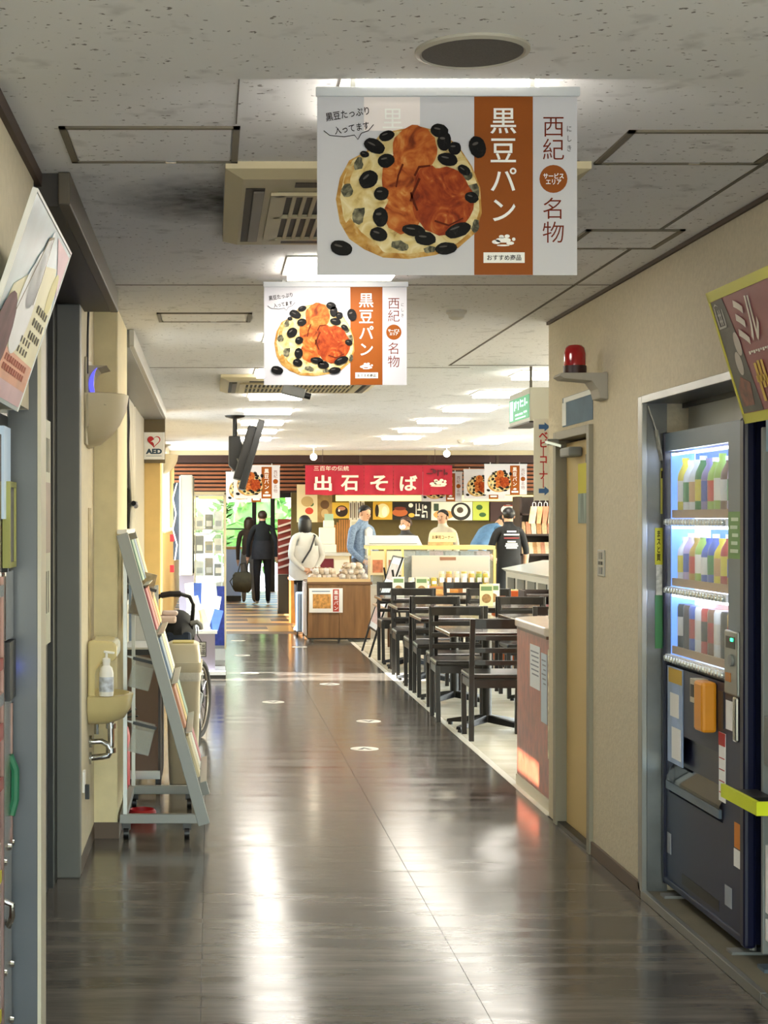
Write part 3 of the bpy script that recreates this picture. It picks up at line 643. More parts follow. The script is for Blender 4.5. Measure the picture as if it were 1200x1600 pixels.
vb('small_sticker', mat('sticker_grey', '#9da2a8', .5), (VMx-.003, VMx-.001, Y1-.10, Y1-.05, .20, .28))
vb('small_sticker', mat('sticker_grey', '#9da2a8', .5), (VMx-.003, VMx-.001, Y0+.14, Y0+.21, .165, .235))
vb('green_sticker', mat('sticker_green', '#6f9a58', .5), (VMx-.004, VMx-.002, Y0+.045, Y0+.17, 1.365, 1.525))
R90 = Matrix.Rotation(-PI/2, 4, 'Z')      # turns prints to face the corridor (-X)
def faceX(x, y, z): return Matrix.Translation((x, y, z)) @ R90
vfx = faceX(0, 0, 0)
for k in range(5): vb('sticker_mark', mat('mark_pale', '#cfe0c4', .5), (VMx-.0055, VMx-.004, Y0+.065+.008*(k % 2), Y0+.145-.01*(k % 3), 1.385+k*.027, 1.397+k*.027))
for yy in (Y0+.08, Y1-.08):
    q = MB().cyl((VMx+.05, yy, .035), (VMx+.05, yy, .085), .012)
    q.box(VMx-.03, VMx+.10, yy-.03, yy+.03, .032, .042).build('levelling_foot', Mgreyp, vm, world=True)
# neighbouring machine, only its edge in view
v2 = thing('vending_machine', 'second vending machine cut off by the right edge of the picture', 'vending machine', (1.80, 4.75, .034))
def v2b(name, m, *a, bevel=0):
    q = MB()
    for k in a: q.box(*k)
    return q.build(name, m, v2, world=True, bevel=bevel)
v2b('body', mat('machine_black', '#141416', .35), (1.83, 2.45, 4.2, 5.26, .08, 1.84))
v2b('door_edge', Mgreyp, (1.80, 1.84, 5.215, 5.235, .08, 1.80), bevel=.004)
v2b('top_panel', mat('machine_sky', '#a8c4d8', .35), (1.81, 1.84, 4.2, 5.215, 1.72, 1.84))
v2b('display_window', mat('window_dark', '#2b3038', .15), (1.82, 1.84, 4.2, 5.19, 1.02, 1.70))
v2b('display_card', Mpaper, (1.815, 1.82, 5.05, 5.15, 1.49, 1.60))
v2b('display_card', mat('card_green', '#4a9a5a', .5), (1.815, 1.82, 5.05, 5.17, 1.20, 1.36))
v2b('display_card', mat('card_pale', '#d5c8d8', .5), (1.815, 1.82, 5.05, 5.15, 1.66, 1.69))
v2b('coin_unit', Mgreyp, (1.80, 1.84, 5.1, 5.205, .70, .86), bevel=.004)
v2b('white_notice', Mpaper, (1.805, 1.815, 5.08, 5.205, .22, .44))
v2b('white_notice', Mpaper, (1.805, 1.815, 5.08, 5.205, .13, .20))
v2b('foot', Mmg, (1.79, 1.95, 5.17, 5.24, .032, .044), (1.83, 1.86, 5.19, 5.22, .044, .08))
# rubbish tray clipped between the machines with a yellow edge
t = thing('collection_tray', 'clear tray with a bright yellow edge fixed between the vending machines', 'tray', (1.74, 5.2, .60))
MB().box(1.667, 1.80, 4.862, 5.19, .605, .61).build('bottom_plate', Macr, t, world=True)
MB().box(1.655, 1.667, 4.85, 5.19, .60, .642).box(1.667, 1.79, 4.85, 4.862, .60, .642).build('yellow_edge', mat('neon_yellow', '#d8e21a', .4), t, world=True)
MB().box(1.69, 1.76, 5.0, 5.15, .61, .63).build('bottle_opener', Mdark, t, world=True)
# stickers on the steel reveal: yellow and green strips, torn tape
t = thing('warning_strip', 'yellow strip sticker above a green one on the steel reveal', 'sticker', (1.75, 6.305, 1.0))
yel = mat('strip_yellow', '#c9c428', .5)
MB().box(1.752, 1.782, 6.3068, 6.3085, 1.32, 1.465).build('yellow_strip', yel, t, world=True)
MB().box(1.752, 1.782, 6.3068, 6.3085, .99, 1.20).build('green_strip', mat('strip_green', '#3d7f4c', .5), t, world=True)
MB().box(1.756, 1.780, 6.3058, 6.3068, 1.20, 1.32).build('torn_tape', mat('torn_white', '#c9c9c2', .7, vary=.3, scale=60), t, world=True)
text(t, 'ま\nス\nと\n買', .016, .395, .016, .12, Mink, .0008, .02, 1.0)
t = thing('warning_strip', 'narrow yellow price strip beside the top of the navy vending machine', 'sticker', (1.78, 6.302, 1.5))
MB().box(1.772, 1.795, 6.300, 6.302, 1.52, 1.70).build('strip', mat('strip_yellow2', '#b9b24a', .5), t, world=True)
MB().box(1.774, 1.793, 6.299, 6.300, 1.66, 1.69).build('dark_print', Mink, t, world=True)
t = thing('tape_strip', 'crumpled silver tape strip in the top corner of the steel recess', 'tape', (1.735, 6.30, 1.85))
MB().bar((1.722, 6.30, 1.945), (1.752, 6.295, 1.85), .02, .004).bar((1.752, 6.295, 1.85), (1.775, 6.30, 1.73), .028, .004).build('tape', mat('tape_silver', '#a5a496', .5, .2, vary=.3, scale=40), t, world=True)
# leaning poster over the machines
def lean_poster(name, label, xb, xt, zb, zt, y0, y1, border):
    t = thing(name, label, 'poster', (xb, (y0+y1)/2, zb))
    dx, dz = xt-xb, zt-zb; Ls = math.hypot(dx, dz); u = Vector((dx, 0, dz))/Ls
    s = 1 if xb > xt else -1
    wdir = Vector((0, -1 if s > 0 else 1, 0)); nrm = wdir.cross(u)
    # local print frame: x along the board, z up the board, -y out of the face
    M = Matrix(((wdir.x, -nrm.x, u.x, 0), (wdir.y, -nrm.y, u.y, 0), (wdir.z, -nrm.z, u.z, 0), (0,0,0,1)))
    return t, M, y1-y0, Ls
def mprint(t, name, m, M, polys, d=-.001, th=.0004):
    q = MB()
    for pl in polys: q.prism(pl, d, d+th)
    q.v = [tuple(M @ Vector(v)) for v in q.v]
    return q.build(name, m, t)
t, M, W, Hh = lean_poster('leaning_poster', 'red food poster in a yellow frame leaning out above the vending machines', 1.70, 1.577, 1.807, 2.213, 4.2, 5.08, None)
hW = W/2
q = MB().box(-hW, hW, 0, .006, 0, Hh, M=M).build('board', mat('poster_maroon', '#7d2f3c', .4, vary=.15, scale=4), t)
my = mat('poster_yellow_frame', '#c2bf35', .45)
q = MB()
for k in ((-hW-.006, hW, -.003, .008, Hh-.028, Hh+.004), (-hW-.006, hW, -.003, .008, -.004, .028), (-hW-.006, -hW+.006, -.003, .008, 0, Hh)): q.box(*k, M=M)
q.build('frame', my, t)
mprint(t, 'grey_area', mat('poster_grey', '#4c4a44', .5, vary=.3, scale=14), M, [[(-hW+.01,.03),(-hW+.19,.03),(-hW+.16,.25),(-hW+.12,Hh-.03),(-hW+.01,Hh-.03)]], -.0012)
mprint(t, 'egg_picture', mat('egg_print', '#b3aba0', .5), M, [disc(-hW+.14, .245, .026, .038, 20), disc(-hW+.105, .185, .027, .038, 20)], -.0024)
mprint(t, 'food_picture', mat('food_print', '#6b3a2c', .5, vary=.6, scale=30), M, [[(-hW+.03,.05),(-hW+.13,.05),(-hW+.15,.12),(-hW+.08,.145),(-hW+.035,.11)]], -.0024)
mprint(t, 'stamp_emblem', mat('stamp_white', '#b9b7ae', .5), M, [rect(-hW+.025,-hW+.095,Hh-.12,Hh-.113), rect(-hW+.025,-hW+.033,Hh-.12,Hh-.05), rect(-hW+.087,-hW+.095,Hh-.12,Hh-.06), rect(-hW+.045,-hW+.075,Hh-.10,Hh-.093), rect(-hW+.045,-hW+.075,Hh-.08,Hh-.073), rect(-hW+.05,-hW+.057,Hh-.11,Hh-.06), [(-hW+.02,Hh-.05),(-hW+.045,Hh-.038),(-hW+.07,Hh-.05),(-hW+.045,Hh-.044)], rect(-hW+.065,-hW+.072,Hh-.11,Hh-.06)], -.0026)
for c_, x_ in (('ミ', .225), ('ル', .325)): text(t, c_, -hW+x_, Hh-.12, .085, .14, mat('poster_cream', '#d9cfc2', .5), -.0026, .03, 1, -.12, face=M)
mprint(t, 'small_print', MATS['poster_cream'], M, [rect(-hW+.215+k*.02, -hW+.229+k*.02, Hh-.222+(k%2)*.004, Hh-.212) for k in range(9)], -.0026)
mprint(t, 'gold_print', mat('poster_gold', '#cda63a', .5), M, [rect(-hW+.225,-hW+.245,Hh-.37,Hh-.25), rect(-hW+.255,-hW+.275,Hh-.33,Hh-.245), rect(-hW+.215,-hW+.30,Hh-.31,Hh-.29), rect(-hW+.285,-hW+.305,Hh-.36,Hh-.245)], -.0026)
# red rotating beacon on a bracket
t = thing('wall_bracket', 'grey wall bracket carrying the red beacon', 'bracket', (Xr, 6.95, 2.03))
Mbk = mat('bracket_grey', '#a4a094', .5)
MB().loft([[(x, 6.88, z) for x, z in ((Xr,2.13),(Xr-.2,2.13),(Xr-.21,2.118),(Xr-.19,2.105),(Xr-.07,2.095),(Xr-.045,2.06),(Xr-.035,2.02),(Xr,2.015))],
    [(x, 7.02, z) for x, z in ((Xr,2.13),(Xr-.2,2.13),(Xr-.21,2.118),(Xr-.19,2.105),(Xr-.07,2.095),(Xr-.045,2.06),(Xr-.035,2.02),(Xr,2.015))]]).build('arm', Mbk, t, world=True, bevel=.004)
MB().box(Xr-.012, Xr, 6.90, 7.0, 2.02, 2.135).build('wall_plate', Mbk, t, world=True)
t = thing('beacon', 'red dome warning beacon on the wall bracket above the door', 'beacon', (Xr-.128, 6.95, 2.13))
MB().lathe([(.001,0),(.05,0),(.05,.035),(.001,.036)], n=24).build('base', mat('beacon_base', '#2a0a0c', .4), t, smooth=True)
MB().lathe([(.047,.035),(.047,.085),(.042,.112),(.03,.124),(.001,.128)], n=24).build('dome', mat('beacon_red', '#a00c14', .12, coat=.5), t, smooth=True)
MB().lathe([(.001,.036),(.008,.037),(.012,.08),(.001,.082)], n=10).build('lamp', Mred, t, smooth=True)
# small notices at the door
t = thing('wall_notice', 'small blue square notice on the wall above the door', 'notice', (Xr-.003, 7.36, 1.95))
MB().box(Xr-.003, Xr-.001, 7.15, 7.76, 1.945, 2.085).build('sheet', mat('notice_blue', '#4a6880', .7, vary=.15, scale=8), t, world=True)
MB().box(Xr-.005, Xr-.003, 7.15, 7.73, 2.06, 2.083).box(Xr-.005, Xr-.003, 7.68, 7.76, 1.95, 2.06).build('pale_band', mat('notice_pale', '#d5d9d4', .5), t, world=True)
t = thing('door_notice', 'yellow and grey striped notice hanging on the cream door', 'notice', (Xr+.03, 7.4, 1.45))
MB().box(Xr+.026, Xr+.029, 7.24, 7.56, 1.62, 1.76).build('yellow_part', mat('notice_yellow', '#cfc44a', .8), t, world=True)
MB().box(Xr+.026, Xr+.029, 7.24, 7.56, 1.48, 1.62).build('grey_part', mat('notice_stripes', '#8a958a', .8, vary=.5, scale=40, stretch=(1,1,.1)), t, world=True)
MB().box(Xr+.024, Xr+.030, 7.38, 7.40, 1.76, 1.80).build('hook', Mdark, t, world=True)
t = thing('wall_switch', 'grey metal switch plate on the beige wall beside the door', 'switch', (Xr-.006, 7.0, 1.3))
MB().box(Xr-.006, Xr, 6.93, 7.05, 1.25, 1.365).build('plate', Malu, t, world=True, bevel=.002)
MB().box(Xr-.010, Xr-.006, 6.96, 7.02, 1.30, 1.315).build('switch', Mdark, t, world=True)
MB().box(Xr-.009, Xr-.006, 6.965, 7.015, 1.26, 1.29).box(Xr-.009, Xr-.006, 6.965, 7.015, 1.325, 1.355).build('toggle', Mgreyp, t, world=True)
# baby corner sign
Ys = 8.35
t = thing('hanging_sign', 'white vertical baby corner sign with blue arrows at the wall end', 'sign', (pxX(834, Ys)+.07, Ys, pyZ(782, Ys)))
sh = pyZ(655, Ys)-pyZ(782, Ys)
MB().box(-.07, .10, -.004, .004, 0, sh).build('board', mat('sign_white', '#dcdcd6', .5), t)
vtext(t, 'ベビ｜コ｜ナ｜', -.021, sh*.845, sh*.165, .048, Mred, -.006, .03)
for zz in (.05, sh-.04):
    MB().flat([(-.045,zz-.012),(-.015,zz-.012),(-.015,zz-.024),(.014,zz),(-.015,zz+.024),(-.015,zz+.012),(-.045,zz+.012)], -.0055).build('arrow', Mblue, t)
MB().cyl((.05, 0, sh), (.05, 0, 2.495-t.location.z), .004).build('hanger', Malu, t)
# green guidance sign on a rod
t = thing('guidance_sign', 'green guidance light box hanging from a rod over the counter', 'sign', (2.10, 10.55, 2.12))
MB().box(2.08, 2.095, 10.42, 10.435, 2.34, 2.495).build('rod', mat('rod_grey', '#6f6a5f', .5), t, world=True)
MB().box(2.036, 2.17, 10.2, 10.9, 2.125, 2.34).build('box', mat('lightbox_white', '#cfd2ca', .4), t, world=True, bevel=.004)
MB().box(2.034, 2.036, 10.22, 10.89, 2.15, 2.30).build('green_face', mat('sign_green', '#1f8a58', .4, emit=.35), t, world=True)
MB().box(2.032, 2.034, 10.76, 10.86, 2.16, 2.29).build('pictogram', mat('sign_pale', '#bfeee2', .4, emit=.5), t, world=True)
MB().box(2.03, 2.18, 10.19, 10.91, 2.116, 2.125).build('under_edge', Mdark, t, world=True)
q = MB()
for (y, z, ww, hh) in ((10.70,2.25,.03,.06),(10.65,2.26,.02,.05),(10.58,2.27,.06,.012),(10.57,2.245,.02,.05),(10.5,2.26,.02,.05),(10.44,2.27,.06,.012),(10.43,2.24,.06,.012),(10.35,2.26,.03,.05),(10.29,2.25,.04,.012),(10.62,2.19,.12,.012),(10.48,2.19,.10,.012),(10.34,2.195,.10,.012),(10.5,2.165,.34,.008)):
    q.box(2.032, 2.034, y-ww/2, y+ww/2, z-hh/2, z+hh/2)
q.v = [tuple(Vector(v)-t.location) for v in q.v]
q.build('white_print', MATS['sign_pale'], t)
# ================================================================== left side
# poster leaning out above the left machine
t, M, W, Hh = lean_poster('leaning_poster', 'pale food poster leaning out above the left vending machine', -.498, -.361, 1.777, 2.18, 3.32, 4.12, None)
hW = W/2
MB().box(-hW, hW, 0, .008, 0, Hh, M=M).build('board', mat('poster_sky', '#9db6c0', .3, vary=.15, scale=5), t)
q = MB()
for k in ((-hW-.005, hW+.005, -.002, .010, Hh, Hh+.006), (hW, hW+.005, -.002, .010, 0, Hh), (-hW-.005, -hW, -.002, .010, 0, Hh)): q.box(*k, M=M)
q.build('edge_rim', Mwhite, t)
mprint(t, 'cream_area', mat('poster_cream_area', '#e4dfb8', .4, vary=.1, scale=6), M, [[(-hW+.01,.10),(hW-.01,.10),(hW-.01,.27),(hW-.16,.36),(0,.33),(-hW+.1,.24)]], -.0010)
mprint(t, 'pink_area', mat('poster_pink', '#d6b3bb', .4, vary=.1, scale=6), M, [[(hW-.30,Hh-.01),(hW-.01,Hh-.01),(hW-.01,.30),(hW-.05,.33)], [(-hW+.01,.01),(hW-.01,.01),(hW-.01,.05),(-hW+.01,.06)]], -.0012)
mprint(t, 'peach_area', mat('poster_peach', '#e0a284', .4, vary=.12, scale=8), M, [[(-hW+.01,.05),(hW-.01,.05),(hW-.01,.115),(-hW+.01,.12)]], -.0014)
mprint(t, 'yellow_disc', mat('poster_yellow_disc', '#d8cf7e', .4), M, [disc(hW-.10, .30, .055, .055, 24)], -.0018)
mprint(t, 'white_swirl', mat('poster_white', '#eceff0', .4, vary=.05), M, [disc(-.05, .22, .13, .11, 24), disc(-.03, .29, .09, .07, 24), disc(0, .345, .05, .05, 20), disc(.015, .39, .02, .025, 12)], -.0022)
mprint(t, 'swirl_line', mat('poster_line', '#8b806a', .5), M, [[(-.17,.20),(-.165,.20),(-.03,.385),(.03,.40),(.03,.405),(-.035,.392)], [(.03,.405),(.034,.405),(.06,.30),(.05,.24),(.046,.24),(.055,.30)]], -.0026)
mprint(t, 'dark_shape', mat('poster_dark', '#6a4348', .5, vary=.3, scale=20), M, [disc(-.25, .13, .12, .10, 18)], -.0026)
blk = []; rr = random.Random(3)
for c in range(5):
    for k in range(3): blk.append(rect(hW-.26+c*.045, hW-.238+c*.045, .235-k*.032, .253-k*.032))
for c in range(4):
    for k in range(2): blk.append(rect(hW-.36+c*.05, hW-.34+c*.05, .15-k*.024, .165-k*.024))
for b_ in blk: mprint(t, 'text_block', mat('poster_text', '#55503f', .6), M, [b_], -.0024)
for c in range(10):
    for k in range(2): mprint(t, 'text_block', mat('poster_redtext', '#a8553f', .6), M, [rect(-.1+c*.04, -.075+c*.04, .07+k*.022, .085+k*.022)], -.0024)
# left vending machine seen along its front
lm = thing('vending_machine', 'silver and red vending machine at the left edge of the picture', 'vending machine', (-.66, 3.7, 0))
def lb(name, m, *a, bevel=0, parent=None):
    q = MB()
    for k in a: q.box(*k)
    return q.build(name, m, parent or lm, world=True, bevel=bevel)
lb('body', Mdark, (-.80, -.556, 2.95, 4.385, .03, 1.78))
lb('door_panel', mat('machine_silver', '#b9b5ad', .25, .7, vary=.12, scale=3), (-.556, -.543, 2.95, 4.37, .05, .66), bevel=.002)
lb('door_edge', mat('machine_copper', '#7d6158', .3, .6), (-.556, -.538, 4.16, 4.18, .05, 1.35), (-.556, -.538, 4.345, 4.365, .62, 1.0))
lb('control_panel', mat('machine_silver', '#b9b5ad'), (-.556, -.541, 4.18, 4.35, .66, 1.02), bevel=.003)
lb('display_window', mat('display_red', '#5a1f1c', .15), (-.556, -.544, 2.95, 4.16, .7, 1.72))
lb('red_trim', mat('trim_red', '#a8342c', .3), (-.546, -.538, 2.95, 4.155, 1.11, 1.14), (-.546, -.538, 2.95, 4.155, .93, .97), (-.546, -.538, 2.95, 4.155, .80, .83))
lb('button_rail', Mchrome, (-.546, -.536, 2.95, 4.15, 1.30, 1.33), (-.546, -.536, 2.95, 4.15, 1.02, 1.05))
lb('lit_strip', mat('lit_white', '#a9bccb', .3, emit=.12), (-.556, -.541, 4.19, 4.33, 1.50, 1.745))
lb('handset_panel', Mdark, (-.556, -.528, 4.21, 4.34, 1.02, 1.175))
lb('metal_plate', mat('plate_shiny', '#cfcac2', .12, .9, vary=.3, scale=14), (-.556, -.537, 4.20, 4.355, 1.18, 1.36))
fr = lb('yellow_frame', mat('frame_lime', '#98984e', .45), (-.551, -.530, 4.235, 4.37, 1.37, 1.385), (-.551, -.530, 4.235, 4.37, 1.585, 1.60), (-.551, -.530, 4.235, 4.25, 1.385, 1.585), (-.551, -.530, 4.355, 4.37, 1.385, 1.585))
lb('framed_picture', mat('framed_dark', '#5a5560', .3, vary=.5, scale=20), (-.551, -.535, 4.25, 4.355, 1.385, 1.585), parent=fr)
lb('blue_light', mat('led_blue', '#5a6aff', .3, emit=3), (-.54, -.530, 4.335, 4.355, 1.075, 1.105))
for (y, z) in ((4.30, .62), (4.36, .62), (4.20, .60), (4.355, .29), (4.20, .31), (4.2, .14), (4.35, .14)):
    MB().lathe([(.001,0),(.012,0),(.009,.009),(.001,.011)], n=10, M=Matrix.Translation((-.543, y, z)) @ Matrix.Rotation(PI/2, 4, 'Y')).build('bolt', Mchrome, lm, world=True, smooth=True)
MB().tube([(-.543,4.19,.50),(-.52,4.19,.49),(-.52,4.19,.46),(-.53,4.21,.43),(-.54,4.25,.43)], .008).build('handle', Mchrome, lm, world=True, smooth=True)
MB().tube([(-.545,4.33,.86),(-.53,4.335,.82),(-.53,4.33,.74),(-.54,4.32,.70)], .012).build('green_cord', mat('cord_green', '#1f6a4a', .4), lm, world=True, smooth=True)
lb('yellow_label', yel, (-.5435, -.5415, 3.6, 4.15, .20, .23), (-.5435, -.5415, 3.6, 4.15, .56, .59))
# notices on the dark door
t = thing('door_poster', 'tall three-part poster on the dark door behind the left steel jamb', 'poster', (-.655, 6.18, 1.03))
MB().box(-.66, -.626, 5.90, 6.26, 1.02, 1.88).build('sheet', mat('poster_dull', '#a5a893', .5, vary=.06, scale=5), t, world=True)
MB().box(-.627, -.6245, 5.91, 6.25, 1.37, 1.64).build('photo', mat('photo_brown', '#6d5a50', .4, vary=.4, scale=9), t, world=True)
for k in range(5): MB().box(-.627, -.6245, 5.93+.062*k, 5.965+.062*k, 1.68, 1.81).build('text_column', mat('poster_text2', '#6a6a5c', .6), t, world=True)
for k in range(4): MB().box(-.627, -.6245, 5.95+.07*k, 5.98+.07*k, 1.14, 1.30).build('text_column', mat('poster_text2', '#6a6a5c'), t, world=True)
# insect lamps: quarter-bowl sconces on the left wall
def sconce(loc, label, s=1.0, lit=True):
    t = thing('wall_uplight', label, 'wall lamp', loc, 0, 'scoop-shaped insect lamps'); t.scale = (s,)*3
    prof = [(.19, .175), (.178, .10), (.15, .04), (.11, -.01), (.06, -.05), (.0, -.068)]       # outward reach, height
    q = MB(); rings = []
    for (r, z) in prof: rings.append([(.002+r*math.cos(a), -.0+.20*(.35+.65*r/.19)*math.sin(a), z) for a in [(-PI/2+PI*i/14) for i in range(15)]])
    inn = [[(max(.002, p[0]-.012), p[1]*.94, p[2]+.004) for p in r] for r in rings]
    for rs, fl_ in ((rings, False), (inn, True)):
        n = 15; vs = [p for r in rs for p in r]; fs = []
        for i in range(len(rs)-1):
            for j in range(n-1):
                f = (i*n+j, i*n+j+1, (i+1)*n+j+1, (i+1)*n+j); fs.append(f[::-1] if fl_ else f)
        q.add(vs, fs)
    n = 15; q.add(rings[0]+inn[0], [(j, j+1, n+j+1, n+j) for j in range(n-1)])
    q.build('scoop', mat('sconce_cream', '#b9ad8d', .5), t, smooth=True)
    MB().box(0, .012, -.19, .19, -.06, .34).build('back_plate', mat('sconce_back', '#a39a80', .5), t, bevel=.005)
    cr = [(.095-.075*math.cos(a), .215+.085*math.sin(a)) for a in [-1.25+2.3*i/12 for i in range(13)]]
    MB().prism([(.0,.12), (.0,.30), (.10,.30)]+cr[::-1]+[(.10,.12)], -.17, .12).build('tube_holder', mat('sconce_back', '#a39a80'), t)
    if lit: MB().loft([[(x-.0, y, z), (x+.022*math.sin(max(0, i)/12*PI), y, z), (x+.022*math.sin(i/12*PI), y+.006, z), (x, y+.006, z)] for i, ((x, z), y) in enumerate(zip(cr, [-.176]*13))]).build('uv_tube', mat('uv_blue', '#3a3ae0', .3, emit=1.0), t)
    return t
sconce((-.548, 7.12, 1.88), 'scoop-shaped cream insect lamp with blue tube above the hand basin', .96)
sconce((-.60, 20.3, 2.14), 'farther cream scoop lamp behind the defibrillator sign', lit=False)
MB().tube([(-.53,6.95,2.40),(-.535,6.97,2.30),(-.535,6.96,2.2),(-.535,6.95,2.12)], .005).build('power_cord', Mdark, tag(MB().box(-.54,-.53,6.93,6.97,1.9,2.13).build('cable_duct', mat('sconce_back','#a39a80'), None, origin=(-.535,6.95,1.9)), 'thin cable duct with black cord above the near insect lamp', 'cable duct'), world=True)
# hand basin
hb = thing('hand_basin', 'small cream ceramic hand basin with chrome pipes on the left pier', 'basin', (-.50, 7.52, .55))
Mcer = mat('ceramic_cream', '#cfc08c', .18, coat=.4)
bx, by, bz = -.43, 7.33, .76
def oval(cx, cy, rx, ry, z, n=24): return [(cx+rx*math.cos(2*PI*i/n), cy+ry*math.sin(2*PI*i/n), z) for i in range(n)]
wx = -.546
spout = [(wx,.955),(-.52,.962),(-.432,.955),(-.416,.938),(-.416,.885),(-.43,.868),(-.485,.860),(-.512,.825),(-.515,.72),(-.50,.69),(wx,.69)]
MB().prism(spout, 7.10, 7.40).build('spout_column', Mcer, hb, world=True, bevel=.018, seg=3)
def bowl_ring(k, z, inset=0):
    out = []
    for i in range(25):
        a = -PI/2+PI*i/24; out.append((wx+.06*k+(.138*k-inset)*math.cos(a), 7.24+(.165*k-inset)*math.sin(a), z))
    out += [(wx+inset*.3, 7.24+(.165*k-inset), z), (wx+inset*.3, 7.24-(.165*k-inset), z)]
    return out
MB().loft([bowl_ring(.55,.583), bowl_ring(.80,.605), bowl_ring(.94,.65), bowl_ring(.985,.70), bowl_ring(1.0,.712), bowl_ring(.98,.716,.014), bowl_ring(.93,.69,.03), bowl_ring(.7,.665,.03)]).build('bowl', Mcer, hb, world=True, smooth=True)
MB().tube([(-.452,7.24,.585),(-.450,7.24,.50),(-.452,7.24,.455),(-.465,7.24,.43),(-.49,7.24,.425),(wx,7.24,.42)], .015, 10).build('waste_pipe', Mchrome, hb, world=True, smooth=True)
MB().tube([(-.515,7.22,.585),(-.515,7.22,.53)], .011, 8).build('supply_pipe', Mchrome, hb, world=True, smooth=True)
MB().tube([(wx,7.22,.495),(-.49,7.22,.497),(-.465,7.23,.48),(-.455,7.23,.46)], .013, 10).build('supply_pipe', Mchrome, hb, world=True, smooth=True)
for z in (.42, .495): MB().cyl((wx-.001,7.23,z), (wx+.010,7.23,z), .028, n=14).build('pipe_rosette', Mchrome, hb, world=True, smooth=True)
for z in (.575, .465): MB().cyl((-.451,7.24,z), (-.451,7.24,z-.022), .023, n=14).build('pipe_nut', Mchrome, hb, world=True, smooth=True)
# soap bottle
t = thing('soap_bottle', 'white pump soap bottle standing on the hand basin', 'bottle', (-.462, 7.095, .716))
MB().lathe([(.001,0),(.030,0),(.032,.01),(.032,.10),(.026,.125),(.016,.135),(.016,.15),(.001,.15)], n=18).build('body', Mwhite, t, smooth=True)
MB().lathe([(.0325,.02),(.0325,.085)], n=18).build('label_band', mat('soap_label', '#b9c0cc', .5, vary=.4, scale=40), t, smooth=True)
MB().lathe([(.018,.148),(.018,.165),(.006,.17),(.006,.195),(.001,.196)], n=14).build('pump', Mwhite, t, smooth=True)
MB().bar((-.012,0,.196),(.036,0,.19),.014,.010).build('nozzle', Mwhite, t, bevel=.003)
# thermostat bits on the wall
t = thing('wall_notice', 'narrow worn notice strip on the cream wall behind the grey jamb', 'notice', (-.545, 7.2, 1.1))
MB().box(-.548, -.544, 7.16, 7.30, .93, 1.55).build('sheet', mat('worn_notice', '#9a8a66', .6, vary=.35, scale=14), t, world=True)
t = thing('wall_socket', 'small white socket low on the wall beside the grey jamb', 'socket', (-.545, 6.86, .34))
MB().box(-.548, -.538, 6.83, 6.90, .33, .42).build('plate', Mwhite, t, world=True, bevel=.002)
MB().box(-.538, -.52, 6.85, 6.88, .30, .36).build('plug', Mdark, t, world=True)
# fire extinguisher
t = thing('fire_extinguisher', 'red fire extinguisher behind the cream pier', 'extinguisher', (-.483, 8.45, 0))
MB().lathe([(.001,.02),(.055,.02),(.058,.04),(.058,.36),(.05,.40),(.02,.43),(.015,.45),(.001,.45)], n=20).build('cylinder', Mred, t, smooth=True)
MB().lathe([(.05,0),(.055,.03),(.001,.03)], n=20).build('foot_ring', Mdark, t, smooth=True)
MB().box(-.02,.02,-.06,-.0585,.12,.28).build('label_plate', Mpaper, t)
MB().bar((0,0,.45),(.09,0,.50),.02,.012).bar((0,0,.45),(.10,0,.46),.02,.008).build('lever', Mdark, t)
MB().tube([(0,0,.44),(-.05,.02,.42),(-.07,.03,.3),(-.065,.03,.15)], .008).build('hose', Mdark, t, smooth=True)
t = thing('extinguisher_stand', 'round red extinguisher stand on the floor inside the rack base', 'stand', (-.34, 7.95, 0))
MB().lathe([(.001,0),(.07,0),(.07,.05),(.06,.06),(.055,.02),(.001,.02)], n=20).build('dish', Mred, t, smooth=True)
# A-frame brochure rack on castors
rk = thing('brochure_rack', 'grey metal sloping brochure rack on castors beside the hand basin', 'rack', (-.22, 7.9, 0))
Mrk = mat('rack_grey', '#8d8f8d', .45, .35)
Xa, Xb = -.425, -.02; Xp = -.400
for yy in (7.50, 8.30):
    MB().box(Xa, Xb, yy-.015, yy+.015, .075, .118).build('base_rail', Mrk, rk, world=True, bevel=.002)
    MB().bar((Xb-.01, yy, .07), (-.415, yy, 1.43), .036, .055).build('sloping_post', Mrk, rk, world=True, bevel=.002)
    MB().bar((Xp, yy, .11), (Xp, yy, 1.40), .018, .02).build('rear_post', Malu, rk, world=True)
MB().box(Xa, Xa+.03, 7.50, 8.30, .08, .115).build('cross_rail', Mrk, rk, world=True)
MB().bar((-.415, 7.485, 1.44), (-.415, 8.315, 1.44), .045, .02).build('top_rail', Mwhite, rk, world=True)
for (x, yy) in ((Xa+.03, 7.50), (Xb-.09, 7.50), (Xa+.03, 8.30), (Xb-.09, 8.30)):
    w_ = MB().cyl((x-.012, yy, .028), (x+.012, yy, .028), .028, n=16).build('castor', Mdark, rk, world=True, smooth=True)
    MB().box(x-.02, x+.02, yy-.012, yy+.012, .045, .078).build('castor_fork', mat('fork_black', '#1c1c1d', .4), w_, world=True)
dirv = Vector((-.415-(Xb-.01), 0, 1.36)).normalized(); nr = Vector((dirv.z, 0, -dirv.x))
for k in range(5):                         # magazine ledges with brochures on the sloping face
    f = .135+k*.17; base = Vector((Xb-.01, 0, .07))+Vector((-.395, 0, 1.36))*f
    led = MB().bar(base+Vector((0,7.51,0))+nr*.02, base+Vector((0,8.29,0))+nr*.02, .05, .006, up=tuple(nr)).build('ledge', Macr, rk, world=True)
    MB().bar(base+Vector((0,7.51,0))+nr*.052, base+Vector((0,8.29,0))+nr*.052, .004, .03, up=tuple(nr)).build('ledge_front', mat('ledge_front', '#c7c4b8', .4), led, world=True)
